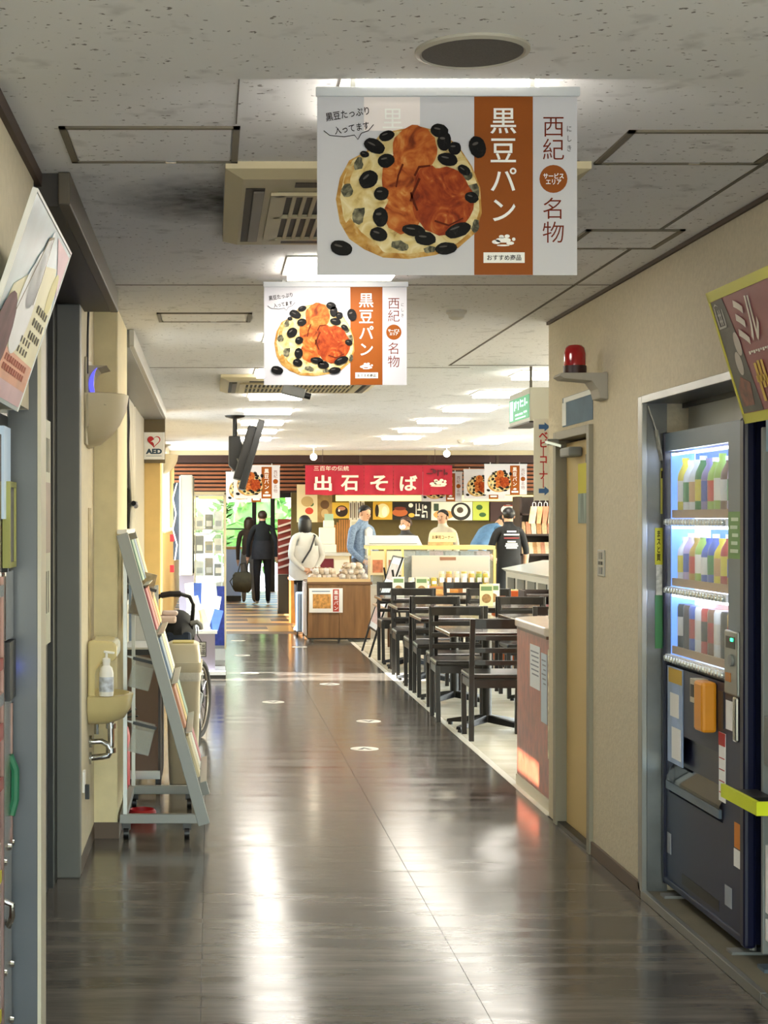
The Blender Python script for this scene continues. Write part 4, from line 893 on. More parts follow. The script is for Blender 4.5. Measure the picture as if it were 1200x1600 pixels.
cols3 = ['#d8c9a0', '#8fae9a', '#c98a6a', '#e6e2d4', '#7f93ad', '#d2b25a', '#b9646a']; cn3 = ['buff', 'sage green', 'terracotta', 'off-white', 'slate blue', 'mustard', 'rose']
for k in range(5):
    for j in range(3):
        f = .15+k*.17; base = Vector((Xb-.01, 7.65+j*.245, .07))+Vector((-.395, 0, 1.36))*f+nr*.035; ci = (k*2+j*3) % 7
        o = MB().bar(base, base+dirv*.20, .012, .20, up=(0,1,0)).build('brochure', mat('brochure_'+cn3[ci].replace(' ', '_').replace('-', '_'), cols3[ci], .5), None, origin=tuple(base))
        tag(o, f"{cn3[ci]} brochure, {ORD[j]} from the near end, {ORD[k]} ledge up on the sloping rack", 'brochure', 'brochures on the sloping rack')
# clear holders hanging on the back of the rack
for k, (z, lab) in enumerate(((1.02, 'upper clear brochure holder with papers hanging behind the sloping rack'), (.66, 'middle empty clear brochure holder hanging behind the sloping rack'), (.34, 'lowest empty clear brochure holder hanging behind the sloping rack'))):
    t = thing('brochure_holder', lab, 'holder', (-.36, 7.92, z), (0, math.radians(14), 0), 'clear holders behind the rack')
    MB().box(-.05, .05, -.004, 0, 0, .16).box(-.05, .05, .04, .044, 0, .11).box(-.05, .05, 0, .04, 0, .004).box(-.054, -.05, -.004, .044, 0, .14).box(.05, .054, -.004, .044, 0, .14).build('pocket', Macr, t)
    MB().box(-.06, .06, -.008, -.004, .135, .15).build('hook_bar', Mdark, t)
    if k == 0: MB().box(-.045, .045, .004, .03, .005, .22).build('papers', mat('papers_tan', '#c9b48a', .6, vary=.4, scale=20), t)
    MB().box(-.10, -.05, -.006, -.002, .14, .148).build('hanger_arm', Malu, t)
# rolling counter behind the rack
rc = thing('rolling_counter', 'brown-panelled rolling counter with black edge behind the brochure rack', 'counter', (-.35, 9.0, 0))
MB().box(-.46, -.285, 8.72, 9.35, .10, .76).build('panel', mat('panel_mauve', '#6d5a4d', .5, vary=.04), rc, world=True)
MB().box(-.285, -.272, 8.715, 9.36, .06, .78).build('edge_post', mat('edge_dark', '#2a1814', .4), rc, world=True)
MB().box(-.47, -.27, 8.71, 9.37, .76, .79).build('top_edge', Mdark, rc, world=True)
MB().box(-.47, -.27, 8.71, 9.37, .79, .80).build('top', mat('top_white', '#c9ccd0', .3), rc, world=True)
MB().box(-.47, -.275, 8.705, 8.72, .085, .13).build('base_rail', Malu, rc, world=True)
for x in (-.45, -.285):
    q = MB().cyl((x-.012, 8.73, .03), (x+.012, 8.73, .03), .03, n=14).build('castor', Mdark, rc, world=True, smooth=True)
    MB().box(x-.016, x+.016, 8.72, 8.75, .05, .09).build('castor_fork', MATS['fork_black'], q, world=True)
t = thing('display_board', 'pale grey board standing on the rolling counter', 'board', (-.37, 9.2, .80))
MB().box(-.46, -.30, 9.2, 9.22, .80, 1.12).build('board', mat('board_grey', '#bfc3c4', .5), t, world=True)
MB().box(-.47, -.455, 9.19, 9.23, .80, 1.42).build('post', mat('post_blue', '#7d93b0', .4), t, world=True)
# waste bin
wbn = thing('waste_bin', 'beige pedal waste bin with swing lid and white liner edge', 'bin', (-.155, 9.15, 0))
Mbin = mat('bin_beige', '#c9bfa4', .4)
def rsq(hx, hy, z, r=.03, n=4):
    out = []
    for (sx, sy, a0) in ((1,1,0),(-1,1,PI/2),(-1,-1,PI),(1,-1,3*PI/2)):
        for i in range(n+1):
            a = a0+PI/2*i/n; out.append((sx*(hx-r)+r*math.cos(a), sy*(hy-r)+r*math.sin(a), z))
    return out
MB().loft([rsq(.075,.10,0), rsq(.08,.105,.02), rsq(.098,.13,.60)]).build('body', Mbin, wbn, smooth=True)
MB().loft([rsq(.099,.132,.585), rsq(.102,.136,.60), rsq(.101,.134,.635)]).build('liner', mat('liner', '#dcd8cc', .4, vary=.06, scale=30, bump=.3), wbn, smooth=True)
ld = MB().loft([rsq(.105,.14,.635), rsq(.108,.143,.655), rsq(.108,.143,.69)]).build('lid_ring', Mbin, wbn, smooth=True)
MB().loft([rsq(.100,.135,.69), rsq(.095,.13,.745), rsq(.088,.115,.79), rsq(.07,.09,.80)]).build('lid', Mbin, wbn, smooth=True)
MB().box(-.06,.06,-.10,.08,.798,.803).build('lid_label', mat('lid_yellow', '#bfae5a', .5), wbn)
MB().box(.083,.086,-.05,.03,.06,.52).build('caution_strip', mat('caution', '#d6cf86', .5, vary=.3, scale=14), wbn)
MB().box(-.09,-.06,-.135,-.12,.64,.70).build('side_tag', mat('tag_olive', '#8d7d3a', .5), wbn)
# stroller parked beyond the bin
st = thing('stroller', 'black stroller with hooped handle and large wheel parked beyond the waste bin', 'stroller', (-.12, 10.8, 0))
def wheel(x, y, r, z, nm='wheel', tr=.02, ang=14):
    n = 40; ca, sa = math.cos(math.radians(ang)), math.sin(math.radians(ang))
    def pt(rr_, a): return (x+rr_*math.cos(a)*sa, y+rr_*math.cos(a)*ca, z+rr_*math.sin(a))
    q = MB().tube([pt(r, 2*PI*i/n) for i in range(n)], tr, 8, closed=True).build(nm, mat('tyre', '#3a3835', .7), st, world=True, smooth=True)
    MB().tube([pt(r-.03, 2*PI*i/n) for i in range(n)], .009, 6, closed=True).build('rim', mat('rim_taupe', '#8a8273', .4, .4), q, world=True, smooth=True)
    MB().cyl((x-.025*ca, y+.025*sa, z), (x+.025*ca, y-.025*sa, z), .03, n=12).build('hub', Mdark, q, world=True, smooth=True)
    for i in range(12): MB().cyl((x, y, z), pt(r-.03, 2*PI*i/12), .0022, n=4).build('spoke', Mchrome, q, world=True)
wheel(-.075, 10.95, .25, .27); wheel(-.42, 10.95, .25, .27)
wheel(-.10, 10.35, .10, .12, 'front_wheel', .016)
fz = [(-.40,10.72,.88),(-.385,10.70,.945),(-.34,10.69,.985),(-.27,10.68,1.0),(-.2,10.68,1.0),(-.14,10.69,.98),(-.115,10.70,.93),(-.12,10.75,.86),(-.13,10.85,.75),(-.10,10.95,.5),(-.06,10.98,.30)]
MB().tube(fz, .014, 8).build('handle', Mdark, st, world=True, smooth=True)
MB().tube([(-.33,10.685,.99),(-.27,10.68,1.0),(-.2,10.68,1.0)], .020, 8).build('handle_grip', mat('grip', '#1f1a16', .7), st, world=True, smooth=True)
MB().tube([(-.13,10.72,.80),(-.09,10.71,.81),(-.065,10.71,.79),(-.06,10.71,.76)], .018, 8).build('brake_lever', Mgreyp, st, world=True, smooth=True)
MB().ell((-.22,10.95,.74), .12, .22, .14, 14, 10).build('hood', mat('fabric_black', '#17181b', .85), st, world=True, smooth=True)
MB().box(-.30,-.13,10.74,10.86,.55,.74).build('seat_bag', mat('fabric_navy', '#1f2a3d', .85, vary=.3, scale=20), st, world=True, bevel=.02)
MB().tube([(-.38,10.9,.55),(-.2,10.85,.5),(-.06,10.95,.29)], .012, 8).build('frame', Mgreyp, st, world=True, smooth=True)
MB().tube([(-.06,10.95,.3),(-.10,10.35,.14)], .011, 8).build('frame', Mgreyp, st, world=True, smooth=True)
tg = MB().box(-.092,-.03,10.66,10.664,.585,.68).build('tag', Mpaper, st, world=True)
q = MB()
for k in ((-.094,-.089),(-.033,-.028)): q.box(k[0],k[1],10.656,10.666,.583,.682)
q.box(-.094,-.028,10.656,10.666,.678,.683).box(-.094,-.028,10.656,10.666,.582,.587); q.build('tag_rim', Mdark, tg, world=True)
text(st, '貸出\n用品', -.061+.12, .6325, .05, .075, Mink, 10.6585-10.8, .02, 1.0)
MB().tube([(-.09,10.72,.78),(-.085,10.69,.72),(-.06,10.662,.68)], .004, 6).build('tag_string', Mdark, st, world=True)
t = thing('cloth_bundle', 'pale folded blanket lying on the stroller hood', 'blanket', (-.30, 10.8, .80))
MB().box(-.07,.07,-.08,.08,0,.05).box(-.03,.08,-.06,.08,.05,.08).build('blanket', mat('blanket_pink', '#cfb9ae', .8), t, bevel=.02)
# defibrillator sign
Ya = 14.42
t = thing('wall_sign', 'white AED sign with a red and white heart on the tan column', 'sign', (pxX(240.5, Ya), Ya, pyZ(718, Ya)))
MB().box(-.095,.095,-.012,.012,0,.245).build('board', Mwhite, t, bevel=.003)
ht = [(16*math.sin(a)**3, 13*math.cos(a)-5*math.cos(2*a)-2*math.cos(3*a)-math.cos(4*a)) for a in [2*PI*i/40 for i in range(40)]]
MB().flat([(x*.0037, .165+z*.0037) for x, z in ht], -.0135).build('heart_outline', Mred, t)
MB().flat([(x*.0031, .165+z*.0031) for x, z in ht], -.0145).build('heart_fill', Mpaper, t)
MB().flat([(min(x, .5)*.0034, .165+z*.0034) for x, z in ht], -.0155).build('heart_half', Mred, t)
MB().flat([(-.004,.178),(.04,.180),(.02,.170),(.003,.168),(0,.14),(-.012,.16),(-.03,.157),(-.012,.172)], -.0165).build('hand_mark', Mpaper, t)
text(t, 'AED', 0, .073, .145, .048, mat('aed_navy', '#163a52', .5), -.0135, .05)
MB().flat(rect(-.07,.07,.029,.034), -.0135).build('small_print', mat('print_grey', '#8a93a0', .6), t)
MB().box(-.1,.1,.012,.07,-.03,.40).build('mount', mat('mount_taupe', '#6d6046', .6), t)
# tied curtain
t = thing('curtain', 'pale tied curtain hanging in the dark window on the left', 'curtain', (-.60, 12.3, .95))
def folds(y0, y1, z, amp, n=26): return [(-.60+amp*math.sin(i*1.7), y0+(y1-y0)*i/n, z) for i in range(n+1)]+[(-.61+amp*math.sin(i*1.7), y0+(y1-y0)*i/n, z) for i in range(n, -1, -1)]
MB().loft([folds(11.9,12.6,.98,.012), folds(12.0,12.55,1.4,.012), folds(12.2,12.4,1.62,.02), folds(11.8,12.65,2.0,.014), folds(11.6,12.68,2.38,.012)][::-1]).build('cloth', mat('curtain_cloth', '#b5b3a6', .85), t, world=True, smooth=True)
MB().tube([(-.585,12.15,1.62),(-.575,12.3,1.60),(-.585,12.45,1.62)], .02, 8).build('tie', Mdark, t, world=True, smooth=True)
for k, yy in enumerate((10.9, 11.2, 11.5)):
    t = thing('coat_hanger_strap', f'black strap hanging in the left window, {ORD[k]} from the pier', 'strap', (-.60, yy, 2.2), 0, 'black straps in the left window')
    MB().tube([(-.60,yy,2.38),(-.59,yy+.02,2.2),(-.60,yy+.05,1.9),(-.595,yy+.1,1.72),(-.60,yy+.16,1.75),(-.60,yy+.12,2.1),(-.60,yy+.08,2.38)], .012, 6).build('strap', Mdark, t, world=True, smooth=True)
# ================================================================== floor stickers
for k, (px, py, dk, lab) in enumerate(((569.5, 1170, 1, 'white round arrow sticker on the corridor floor, nearest of the row'), (576, 1127, 0, 'white round arrow sticker on the corridor floor, second nearest and rightmost'), (427, 1097, 0, 'white round arrow sticker on the left of the corridor floor, nearest on that side'), (515, 1069, 1, 'white round arrow sticker just in front of the sunlit stripe'), (390, 1052, 0, 'white round sticker inside the sunlit stripe on the left'), (378, 1024, 0, 'white round floor sticker beyond the sunlit stripe on the left'), (468, 1011, 0, 'white round floor sticker left of the wooden kiosk'), (372, 1001, 0, 'farthest white round sticker by the blue banner'))):
    Y = F*H0/(py-VY); t = thing('floor_sticker', lab, 'sticker', (pxX(px, Y), Y, .0005), 0, 'round arrow stickers on the floor')
    MB().prism(disc(0, 0, .092, .092, 28), 0, .001, plane='xy').build('disc', mat('sticker_white', '#e8e5da', .3), t)
    s = 1 if dk else -1
    MB().prism([(-.05,-.045*s),(0,.05*s),(.05,-.045*s),(.02,-.04*s),(0,.0*s),(-.02,-.04*s)], .001, .0016, plane='xy').build('arrow', mat('sticker_ink', '#3c3833', .5), t)
# ================================================================== dining furniture
Mwd = mat('chair_wood', '#120d0b', .35, vary=.25, scale=12, stretch=(3,3,.5), coat=.05); Mseat = mat('seat_leather', '#2b2826', .28)
def make_chair():
    t = thing('dining_chair', 'x', 'chair', (0,0,0), 0, 'dark wooden chairs at the dining tables')     # faces +Y, back at y = 0
    w_ = .20
    for s in (-1, 1):
        MB().bar((s*w_*.95, .03, 0), (s*w_*.95, .02, .45), .034, .034).bar((s*w_*.95, .02, .44), (s*w_*.95, -.04, .83), .034, .028).build('leg', Mwd, t, bevel=.003)
        MB().bar((s*w_*.92, .40, 0), (s*w_*.95, .40, .42), .034, .034).build('leg', Mwd, t, bevel=.003)
        MB().box(s*w_*.95-.012, s*w_*.95+.012, .03, .40, .36, .415).build('side_rail', Mwd, t)
    for y in (.02, .40): MB().box(-w_, w_, y-.012, y+.012, .36, .415).build('apron', Mwd, t)
    for z in (.53, .615, .70, .795):
        h = .017 if z < .75 else .033
        MB().loft([[(x, -.0+(.02-.06*(z-.45)/.38)+.02-.02*(2*x/.4)**2*-1-.02+d, zz) for d, zz in ((-.008, z-h), (.008, z-h), (.008, z+h), (-.008, z+h))] for x in (-.19, -.1, 0, .1, .19)]).build('back_slat', Mwd, t, bevel=.003)
    MB().box(-.205, .205, .02, .43, .415, .455).build('seat', Mseat, t, bevel=.015)
    return t
def make_table():
    t = thing('dining_table', 'x', 'table', (0,0,0), 0, 'dark pedestal dining tables')
    MB().box(-.32, .32, -.36, .36, .68, .71).build('table_top', mat('table_wood', '#241c17', .18, vary=.2, scale=6, stretch=(.5,3,1), coat=.3), t, bevel=.006)
    MB().cyl((0,0,.05), (0,0,.68), .035, n=16).build('column', Mdark, t, smooth=True)
    for a in range(4):
        c, s = math.cos(PI/4+a*PI/2), math.sin(PI/4+a*PI/2)
        MB().loft([[(c*r-s*w_, s*r+c*w_, z) for w_, z in ((-.022, z0), (.022, z0), (.018, z1), (-.018, z1))] for r, z0, z1 in ((.02, .045, .10), (.2, .03, .07), (.34, .02, .042))]).build('base_arm', Mdark, t, bevel=.003)
        MB().cyl((c*.32, s*.32, 0), (c*.32, s*.32, .022), .018, n=10).build('foot', Mdark, t, smooth=True)
    MB().box(-.12, .12, -.12, .12, .66, .68).build('mount_plate', Mdark, t)
    return t
ch0 = make_chair(); tb0 = make_table(); n_ch = 0; n_tb = 0
def put(o0, used, loc, rz, label):
    o = o0 if not used else copy_tree(o0)
    o.location = loc; o.rotation_euler = (0, 0, rz); o['label'] = label; return o
tabs = [(1.98, 11.47), (1.99, 13.07), (1.99, 14.67), (2.02, 16.27), (2.72, 13.0), (2.72, 14.6), (2.72, 16.2)]
for i, (x, y) in enumerate(tabs):
    col = 'aisle row' if i < 4 else 'inner row'; k = i if i < 4 else i-4
    put(tb0, n_tb, (x, y, 0), 0, f'dark square pedestal table, {ORD[k]} from the red counter in the {col}'); n_tb += 1
    for (dy, rz, side) in ((-.70, 0, 'near'), (.76, PI, 'far')):
        xo = {(0, 0): -.03, (0, PI): -.10, (1, 0): -.06, (2, 0): -.05}.get((i, rz), -.04)
        put(ch0, n_ch, (x+xo, y+dy, 0), rz+random.uniform(-.04, .04), f'slat-back chair, {side} side of the {ORD[k]} table in the {col}'); n_ch += 1
# menu cards on the tables
for i, (x, y, c_, lab) in enumerate(((2.28, 14.75, '#e3d8a8', 'cream upright menu card on an inner table'), (2.58, 14.62, '#e8e6da', 'white menu card with a noodle bowl picture on an inner table'), (1.92, 16.35, '#e6e3d6', 'small white menu card on the farthest aisle table'), (2.15, 16.3, '#dcd3b4', 'framed menu card with a round dish on the farthest aisle table'))):
    if i == 0: x, y = 2.50, 14.5
    t = thing('menu_card', lab, 'menu', (x, y, .71), 0, 'menu cards on the dining tables')
    MB().box(-.06, .06, -.002, .004, 0, .20).build('card', mat('card%d' % i, c_, .5), t)
    MB().flat(disc(0, .07, .042, .042), -.0035).build('dish_picture', mat('dish_print', '#9a7546', .5, vary=.4, scale=40), t)
    MB().flat(rect(-.05, .05, .14, .18), -.0035).build('heading', mat('head_print', '#6f8a5a', .5), t)
    MB().box(-.06, .06, 0, .05, 0, .004).build('foot', Mwhite, t)
# ================================================================== red information counter
ct = thing('reception_counter', 'reddish wood-grain reception counter with pale rounded top', 'counter', (1.95, 8.65, 0))
Mct = mat('counter_red', '#9c4c34', .3, vary=.35, scale=22, stretch=(1,1,.6))
MB().box(1.735, 2.9, 8.12, 9.06, .06, .90).build('front_panel', Mct, ct, world=True, bevel=.004)
MB().box(1.73, 2.9, 8.12, 9.065, 0, .06).build('plinth', mat('plinth_cream', '#d8d2bd', .4), ct, world=True)
poly = [(1.75, 8.10), (1.70, 8.16)]+[(1.705+.25*(1-math.cos(a)), 8.95+.22*math.sin(a)) for a in [PI/2*i/8 for i in range(9)]]+[(2.95, 9.17), (2.95, 8.10)]
MB().prism(poly, .90, .945, plane='xy').build('top', mat('counter_top', '#d9cdbd', .15, vary=.04), ct, world=True, bevel=.008)
MB().prism([(x+.012 if x < 2 else x, y) for x, y in poly], .885, .90, plane='xy').build('top_edge', mat('counter_edge', '#5c3a2e', .4), ct, world=True)
for i, (y0, y1, z0, z1, lab) in enumerate(((8.42, 8.68, .595, .825, 'white printed notice taped to the red counter, the left one'), (8.24, 8.39, .44, .80, 'narrow pale blue notice on the red counter beside the white one'), (8.12, 8.22, .27, .83, 'tall picture notice on the red counter next to the wall end'))):
    t = thing('counter_notice', lab, 'notice', (1.73, (y0+y1)/2, z0), 0, 'notices on the red counter')
    MB().box(1.7325, 1.7345, y0, y1, z0, z1).build('sheet', [mat('notice_w', '#e6ecf0', .6), mat('notice_b', '#c3d3e0', .6), mat('notice_p', '#d6d2b8', .6, vary=.5, scale=22)][i], t, world=True)
    q = MB()
    for k in range(6): q.box(1.7318, 1.7325, y0+.03, y1-.02-(k % 3)*.02, z1-.04-k*.024, z1-.032-k*.024)
    q.build('printed_lines', mat('print_grey', '#8a93a0'), t, world=True)
for k, (x, y, lab) in enumerate(((1.93, 8.85, 'acrylic leaflet stand with blue leaflets on the red counter'), (1.98, 8.55, 'second leaflet stand with blue cards behind it near the wall end'))):
    t = thing('leaflet_stand', lab, 'leaflet stand', (x, y, .945), (math.radians(-12), 0, math.radians(-18)))
    MB().box(-.06, .08, 0, .004, 0, .16).box(-.06, .08, -.03, 0, 0, .004).box(-.06, .08, -.034, -.03, 0, .05).build('stand', Macr, t)
    MB().box(-.055, .075, -.012, -.004, .004, .20).build('leaflets', mat('leaflet_blue', '#5f8fc4', .4, vary=.3, scale=14), t)
    MB().flat(rect(-.04, .06, .10, .17), -.0135).build('leaflet_photo', mat('leaflet_photo', '#b9cfe0', .4), t)
# ================================================================== leaning menu board
t = thing('menu_easel', 'black framed menu board leaning back on an easel at the edge of the corridor', 'easel', (1.82, 17.75, 0))
bo, to = Vector((1.80, 0, .28)), Vector((2.08, 0, 1.08))
def eb(name, a, b, w_, d_, m, off=0, up=(0,1,0)): return MB().bar(a, b, w_, d_, up=up).build(name, m, t, world=True)
y0, y1 = 17.32, 18.2
nn = Vector((-(to-bo).z, 0, (to-bo).x)).normalized()
MB().add([bo+Vector((0,y0,0)), bo+Vector((0,y1,0)), to+Vector((0,y1,0)), to+Vector((0,y0,0)), bo+Vector((0,y0,0))-nn*.02, bo+Vector((0,y1,0))-nn*.02, to+Vector((0,y1,0))-nn*.02, to+Vector((0,y0,0))-nn*.02], [(0,1,2,3),(7,6,5,4),(0,4,5,1),(1,5,6,2),(2,6,7,3),(3,7,4,0)]).build('board', mat('board_white', '#e2e4e6', .4, vary=.12, scale=8), t, world=True)
for yy in (y0, y1): eb('frame_side', bo+Vector((0,yy,0)), to+Vector((0,yy,0)), .018, .018, Mdark)
for p in (bo, to): eb('frame_end', p+Vector((0,y0,0)), p+Vector((0,y1,0)), .018, .018, Mdark, up=(0,0,1))
for yy in (y0+.02, y1-.02):
    eb('leg', Vector((1.72, yy, 0)), bo+Vector((0.02, yy, .05)), .022, .022, Mdark); eb('leg', Vector((2.12, yy, 0)), Vector((1.97, yy, .95)), .022, .022, Mdark)
eb('ledge', Vector((1.87,y0-.03,.53)), Vector((1.87,y1+.03,.53)), .05, .02, mat('ledge_tan', '#b59a7c', .5), up=(0,0,1))
for k in range(3):
    a = bo+(to-bo)*(.08+.3*k); b = bo+(to-bo)*(.30+.3*k)
    MB().add([a+Vector((0,y0+.06,0))+nn*.002, a+Vector((0,y1-.06,0))+nn*.002, b+Vector((0,y1-.06,0))+nn*.002, b+Vector((0,y0+.06,0))+nn*.002], [(0,1,2,3)]).build('photo', mat('menu_photo%d' % k, ['#c9a9a0', '#b9c3cc', '#c8b0a8'][k], .5, vary=.3, scale=14), t, world=True)
# ================================================================== kiosk cart with bread bags
Yk = 19.5
k0, k1 = pxX(481, Yk), pxX(579, Yk)
kc = thing('wooden_cart', 'brown wooden sales cart on castors heaped with wrapped bread', 'cart', ((k0+k1)/2, Yk+.4, 0))
Mkw = mat('cart_wood', '#86603a', .5, vary=.25, scale=5, stretch=(4,4,.4))
kx = (k0+k1)/2-.02; xm = pxX(530, Yk)
for (a, b) in ((k0, xm-.002), (xm+.002, k1)):
    MB().box(a, b, Yk, Yk+.02, .05, .70).build('front_board', Mkw, kc, world=True, bevel=.003)
MB().box(k0, k1, Yk+.02, Yk+.75, .05, .70).build('body', Mkw, kc, world=True)
MB().box(k0-.01, k1+.02, Yk-.02, Yk+.77, .70, .735).build('top_tray', mat('tray_wood', '#6d4a2a', .5), kc, world=True, bevel=.004)
MB().box(k0-.005, xm, Yk-.01, Yk+.0, .735, .79).box(xm, k1, Yk-.01, Yk, .735, .77).build('tray_rim', mat('rim_pale', '#c9a878', .5), kc, world=True)
MB().box(k0, k1, Yk+.01, Yk+.74, .03, .05).build('base', Mdark, kc, world=True)
for x in (k0+.06, xm, k1-.06): MB().cyl((x-.015, Yk+.06, .028), (x+.015, Yk+.06, .028), .028, n=12).build('castor', Mgreyp, kc, world=True, smooth=True)
MB().box(k1-.01, k1, Yk, Yk+.7, .735, 1.05).build('glass_guard', Macr, kc, world=True)
MB().box(k0-.03, k0-.012, Yk+.02, Yk+.6, .08, .72).build('side_cloth', mat('cart_cloth', '#c9c0bc', .7), kc, world=True)
sc_ = thing('suitcase', 'upright blue and silver suitcase between the woman in white and the cart', 'suitcase', (pxX(469, 20.6), 20.6, 0))
MB().box(-.055, .055, -.1, .1, .05, .56).build('shell', mat('case_silver', '#8fa3bd', .3, .4), sc_, bevel=.02)
for x_ in (-.03, 0, .03): MB().box(x_-.004, x_+.004, -.104, -.1, .08, .53).build('rib', mat('case_rib', '#4a6590', .4), sc_)
for x_ in (-.04, .04): MB().cyl((x_-.01, -.07, .02), (x_+.01, -.07, .02), .02, n=10).build('wheel', Mdark, sc_, smooth=True); MB().box(x_-.008, x_+.008, -.08, -.06, .03, .055).build('wheel_fork', Mdark, sc_)
MB().tube([(-.035,.06,.55),(-.035,.06,.68),(.035,.06,.68),(.035,.06,.55)], .006, 6).build('handle', Mdark, sc_, smooth=True)
rr = random.Random(5); nb = 0
for (x0, x1, zb, rows_) in ((k0+.05, xm-.03, .745, 2), (xm+.02, k1-.04, .745, 3)):
    for lay in range(rows_):
        for j in range(5-lay):
            for d_ in range(2):
                x = x0+(x1-x0)*(j+.5+lay*.5)/5; y = Yk+.12+d_*.22; z = zb+lay*.065; side = 'left' if x0 < xm-.1 else 'right'
                o = MB(); q = rr.random()
                o.ell((0,0,.045), .055, .06, .045, 10, 6)
                o.v = [(a+rr.uniform(-.006,.006), b+rr.uniform(-.006,.006), max(0, c+rr.uniform(-.006,.006))) for a, b, c in o.v]
                o = o.build('bread_roll', mat('wrap_%d' % (nb % 4), ['#b8a48c', '#a5835c', '#c9bfb4', '#8f6a48'][nb % 4], .25, vary=.25, scale=18), None, origin=(0,0,0)); o.location = (x, y, z)
                tag(o, f"bread roll, {ORD[j]} from left, {['front','back'][d_]} row, {['bottom','second','top'][lay]} layer, {side} heap on the wooden cart", 'bread', 'wrapped bread on the wooden cart')
                nb += 1
t = thing('price_poster', 'white bread price poster hung on the front of the wooden cart', 'poster', (pxX(509, Yk), Yk-.022, pyZ(957, Yk)))
hh = pyZ(919, Yk)-pyZ(957, Yk)
MB().box(-.205, .205, -.003, 0, 0, hh).build('sheet', Mpaper, t)
MB().flat(rect(-.16, .06, .05, hh-.07), -.0045).build('bread_photo', mat('bread_photo', '#c9914a', .5, vary=.5, scale=25), t)
MB().flat(rect(.085, .16, .012, hh-.012), -.0045).build('red_strip', mat('strip_red', '#b8402c', .5), t)
vtext(t, '黒豆パン', .1225, hh*.93, hh*.07, .055, Mpaper, -.006, .02)
MB().flat(rect(-.17, .05, hh-.045, hh-.03), -.0045).build('heading_line', mat('print_grey', '#8a93a0'), t)
# ================================================================== timber fascia, noren, menus of the far shop
Yf = 24.0
fz = thing('timber_canopy', 'dark brown timber canopy with horizontal slats over the far shop', 'canopy', (2.1, Yf, 1.9))
fx0, fx1 = pxX(272, Yf), pxX(836, Yf)
MB().box(fx0, fx1, Yf, Yf+.12, 2.345, 2.47).build('fascia_beam', mat('fascia_dark', '#3a2018', .5), fz, world=True)
MB().box(fx0, fx1, Yf+.10, Yf+.12, 1.90, 2.345).build('backing', mat('fascia_back', '#2a1710', .6), fz, world=True)
first = None
for i in range(7):
    if first is None: s = MB().box(fx0, fx1, Yf+.02, Yf+.09, 0, .034).build('slat', mat('slat_orange', '#8d5330', .5, vary=.15, scale=4), fz, world=True); first = s; s0 = s.location.copy()
    else: s = first.copy(); C.objects.link(s)
    s.location = (0, 0, 1.93+i*.06)
MB().box(pxX(330, 23), 5.5, Yf+.0, Yf+.02, 2.475, 2.49).build('top_rail', Malu, fz, world=True)
# beige drop beam in front
o = struct('trim_8', MB().box(-.6, 8, 23.2, 23.3, 2.43, 2.495), mat('beam_beige', '#cbbd98', .6), 'beige ceiling beam in front of the timber canopy', 'beam')
# red noren
Yn = 22.8; nx0, nx1 = pxX(477, Yn), pxX(707, Yn); nz1, nz0 = pyZ(727, Yn), pyZ(773, Yn)
nr_ = thing('noren_curtain', 'red noren curtain with white brush lettering over the far counter', 'curtain', ((nx0+nx1)/2, Yn, nz0))
Mnor = mat('noren_red', '#b01a34', .7, vary=.12, scale=5); nw = (nx1-nx0)/5
for i in range(5):
    a = nx0+i*nw-(nx0+nx1)/2; b = a+nw-(.004 if i else 0); Hn = nz1-nz0
    rings = []
    for z, sh in ((0, .02), (Hn*.4, .012), (Hn*.75, .002), (Hn, 0)):
        rings.append([(a+(b-a)*k/8, sh*math.sin(k*1.1+i*2.1), z+.008*math.sin(k*.8+i)*(1-z/Hn)) for k in range(9)]+[(a+(b-a)*k/8, .004+sh*math.sin(k*1.1+i*2.1), z) for k in range(8, -1, -1)])
    MB().loft(rings).build('cloth_panel', Mnor, nr_, smooth=True)
Mcrm = mat('noren_cream', '#f0e6d2', .7)
cxs = [nx0+nw*(i+.5)-(nx0+nx1)/2 for i in range(5)]
cxs[0] += .02; 
for i, chh in enumerate('出石そば'): text(nr_, chh, cxs[i]+(.02 if i == 0 else 0), .165, .25, .22, Mcrm, -.028, .025)
text(nr_, '三百年の伝統', cxs[0]+.14, .375, .50, .07, Mcrm, -.030, .004)
q = MB(); q2 = MB()
for (x, z, a, b) in ((-.12,.30,.05,.012),(-.05,.33,.03,.03),(0,.31,.012,.05),(.03,.34,.04,.012),(.09,.32,.012,.05),(.12,.30,.02,.02),(-.08,.36,.03,.01)): q.flat(disc(cxs[4]+x, z, a, b, 10), -.028)
for (x, z, a, b) in ((-.07,.155,.05,.022),(0,.17,.06,.03),(.08,.15,.045,.022),(.10,.19,.02,.02),(0,.125,.11,.012),(-.03,.20,.03,.02),(.05,.205,.03,.02)): q2.flat(disc(cxs[4]+x, z, a, b, 10), -.028)
q.build('maroon_emblem', mat('noren_maroon', '#5d0e1c', .7), nr_); q2.build('white_emblem', Mcrm, nr_)
MB().cyl((nx0-(nx0+nx1)/2-.03, .01, nz1-nz0), (nx1-(nx0+nx1)/2+.03, .01, nz1-nz0), .010, n=8).build('rod', Mbrown, nr_)
for x in (-.8, .8): MB().cyl((x, .01, nz1-nz0), (x, .01, 2.495-nz0), .004, n=6).build('hanger', Mbrown, nr_)
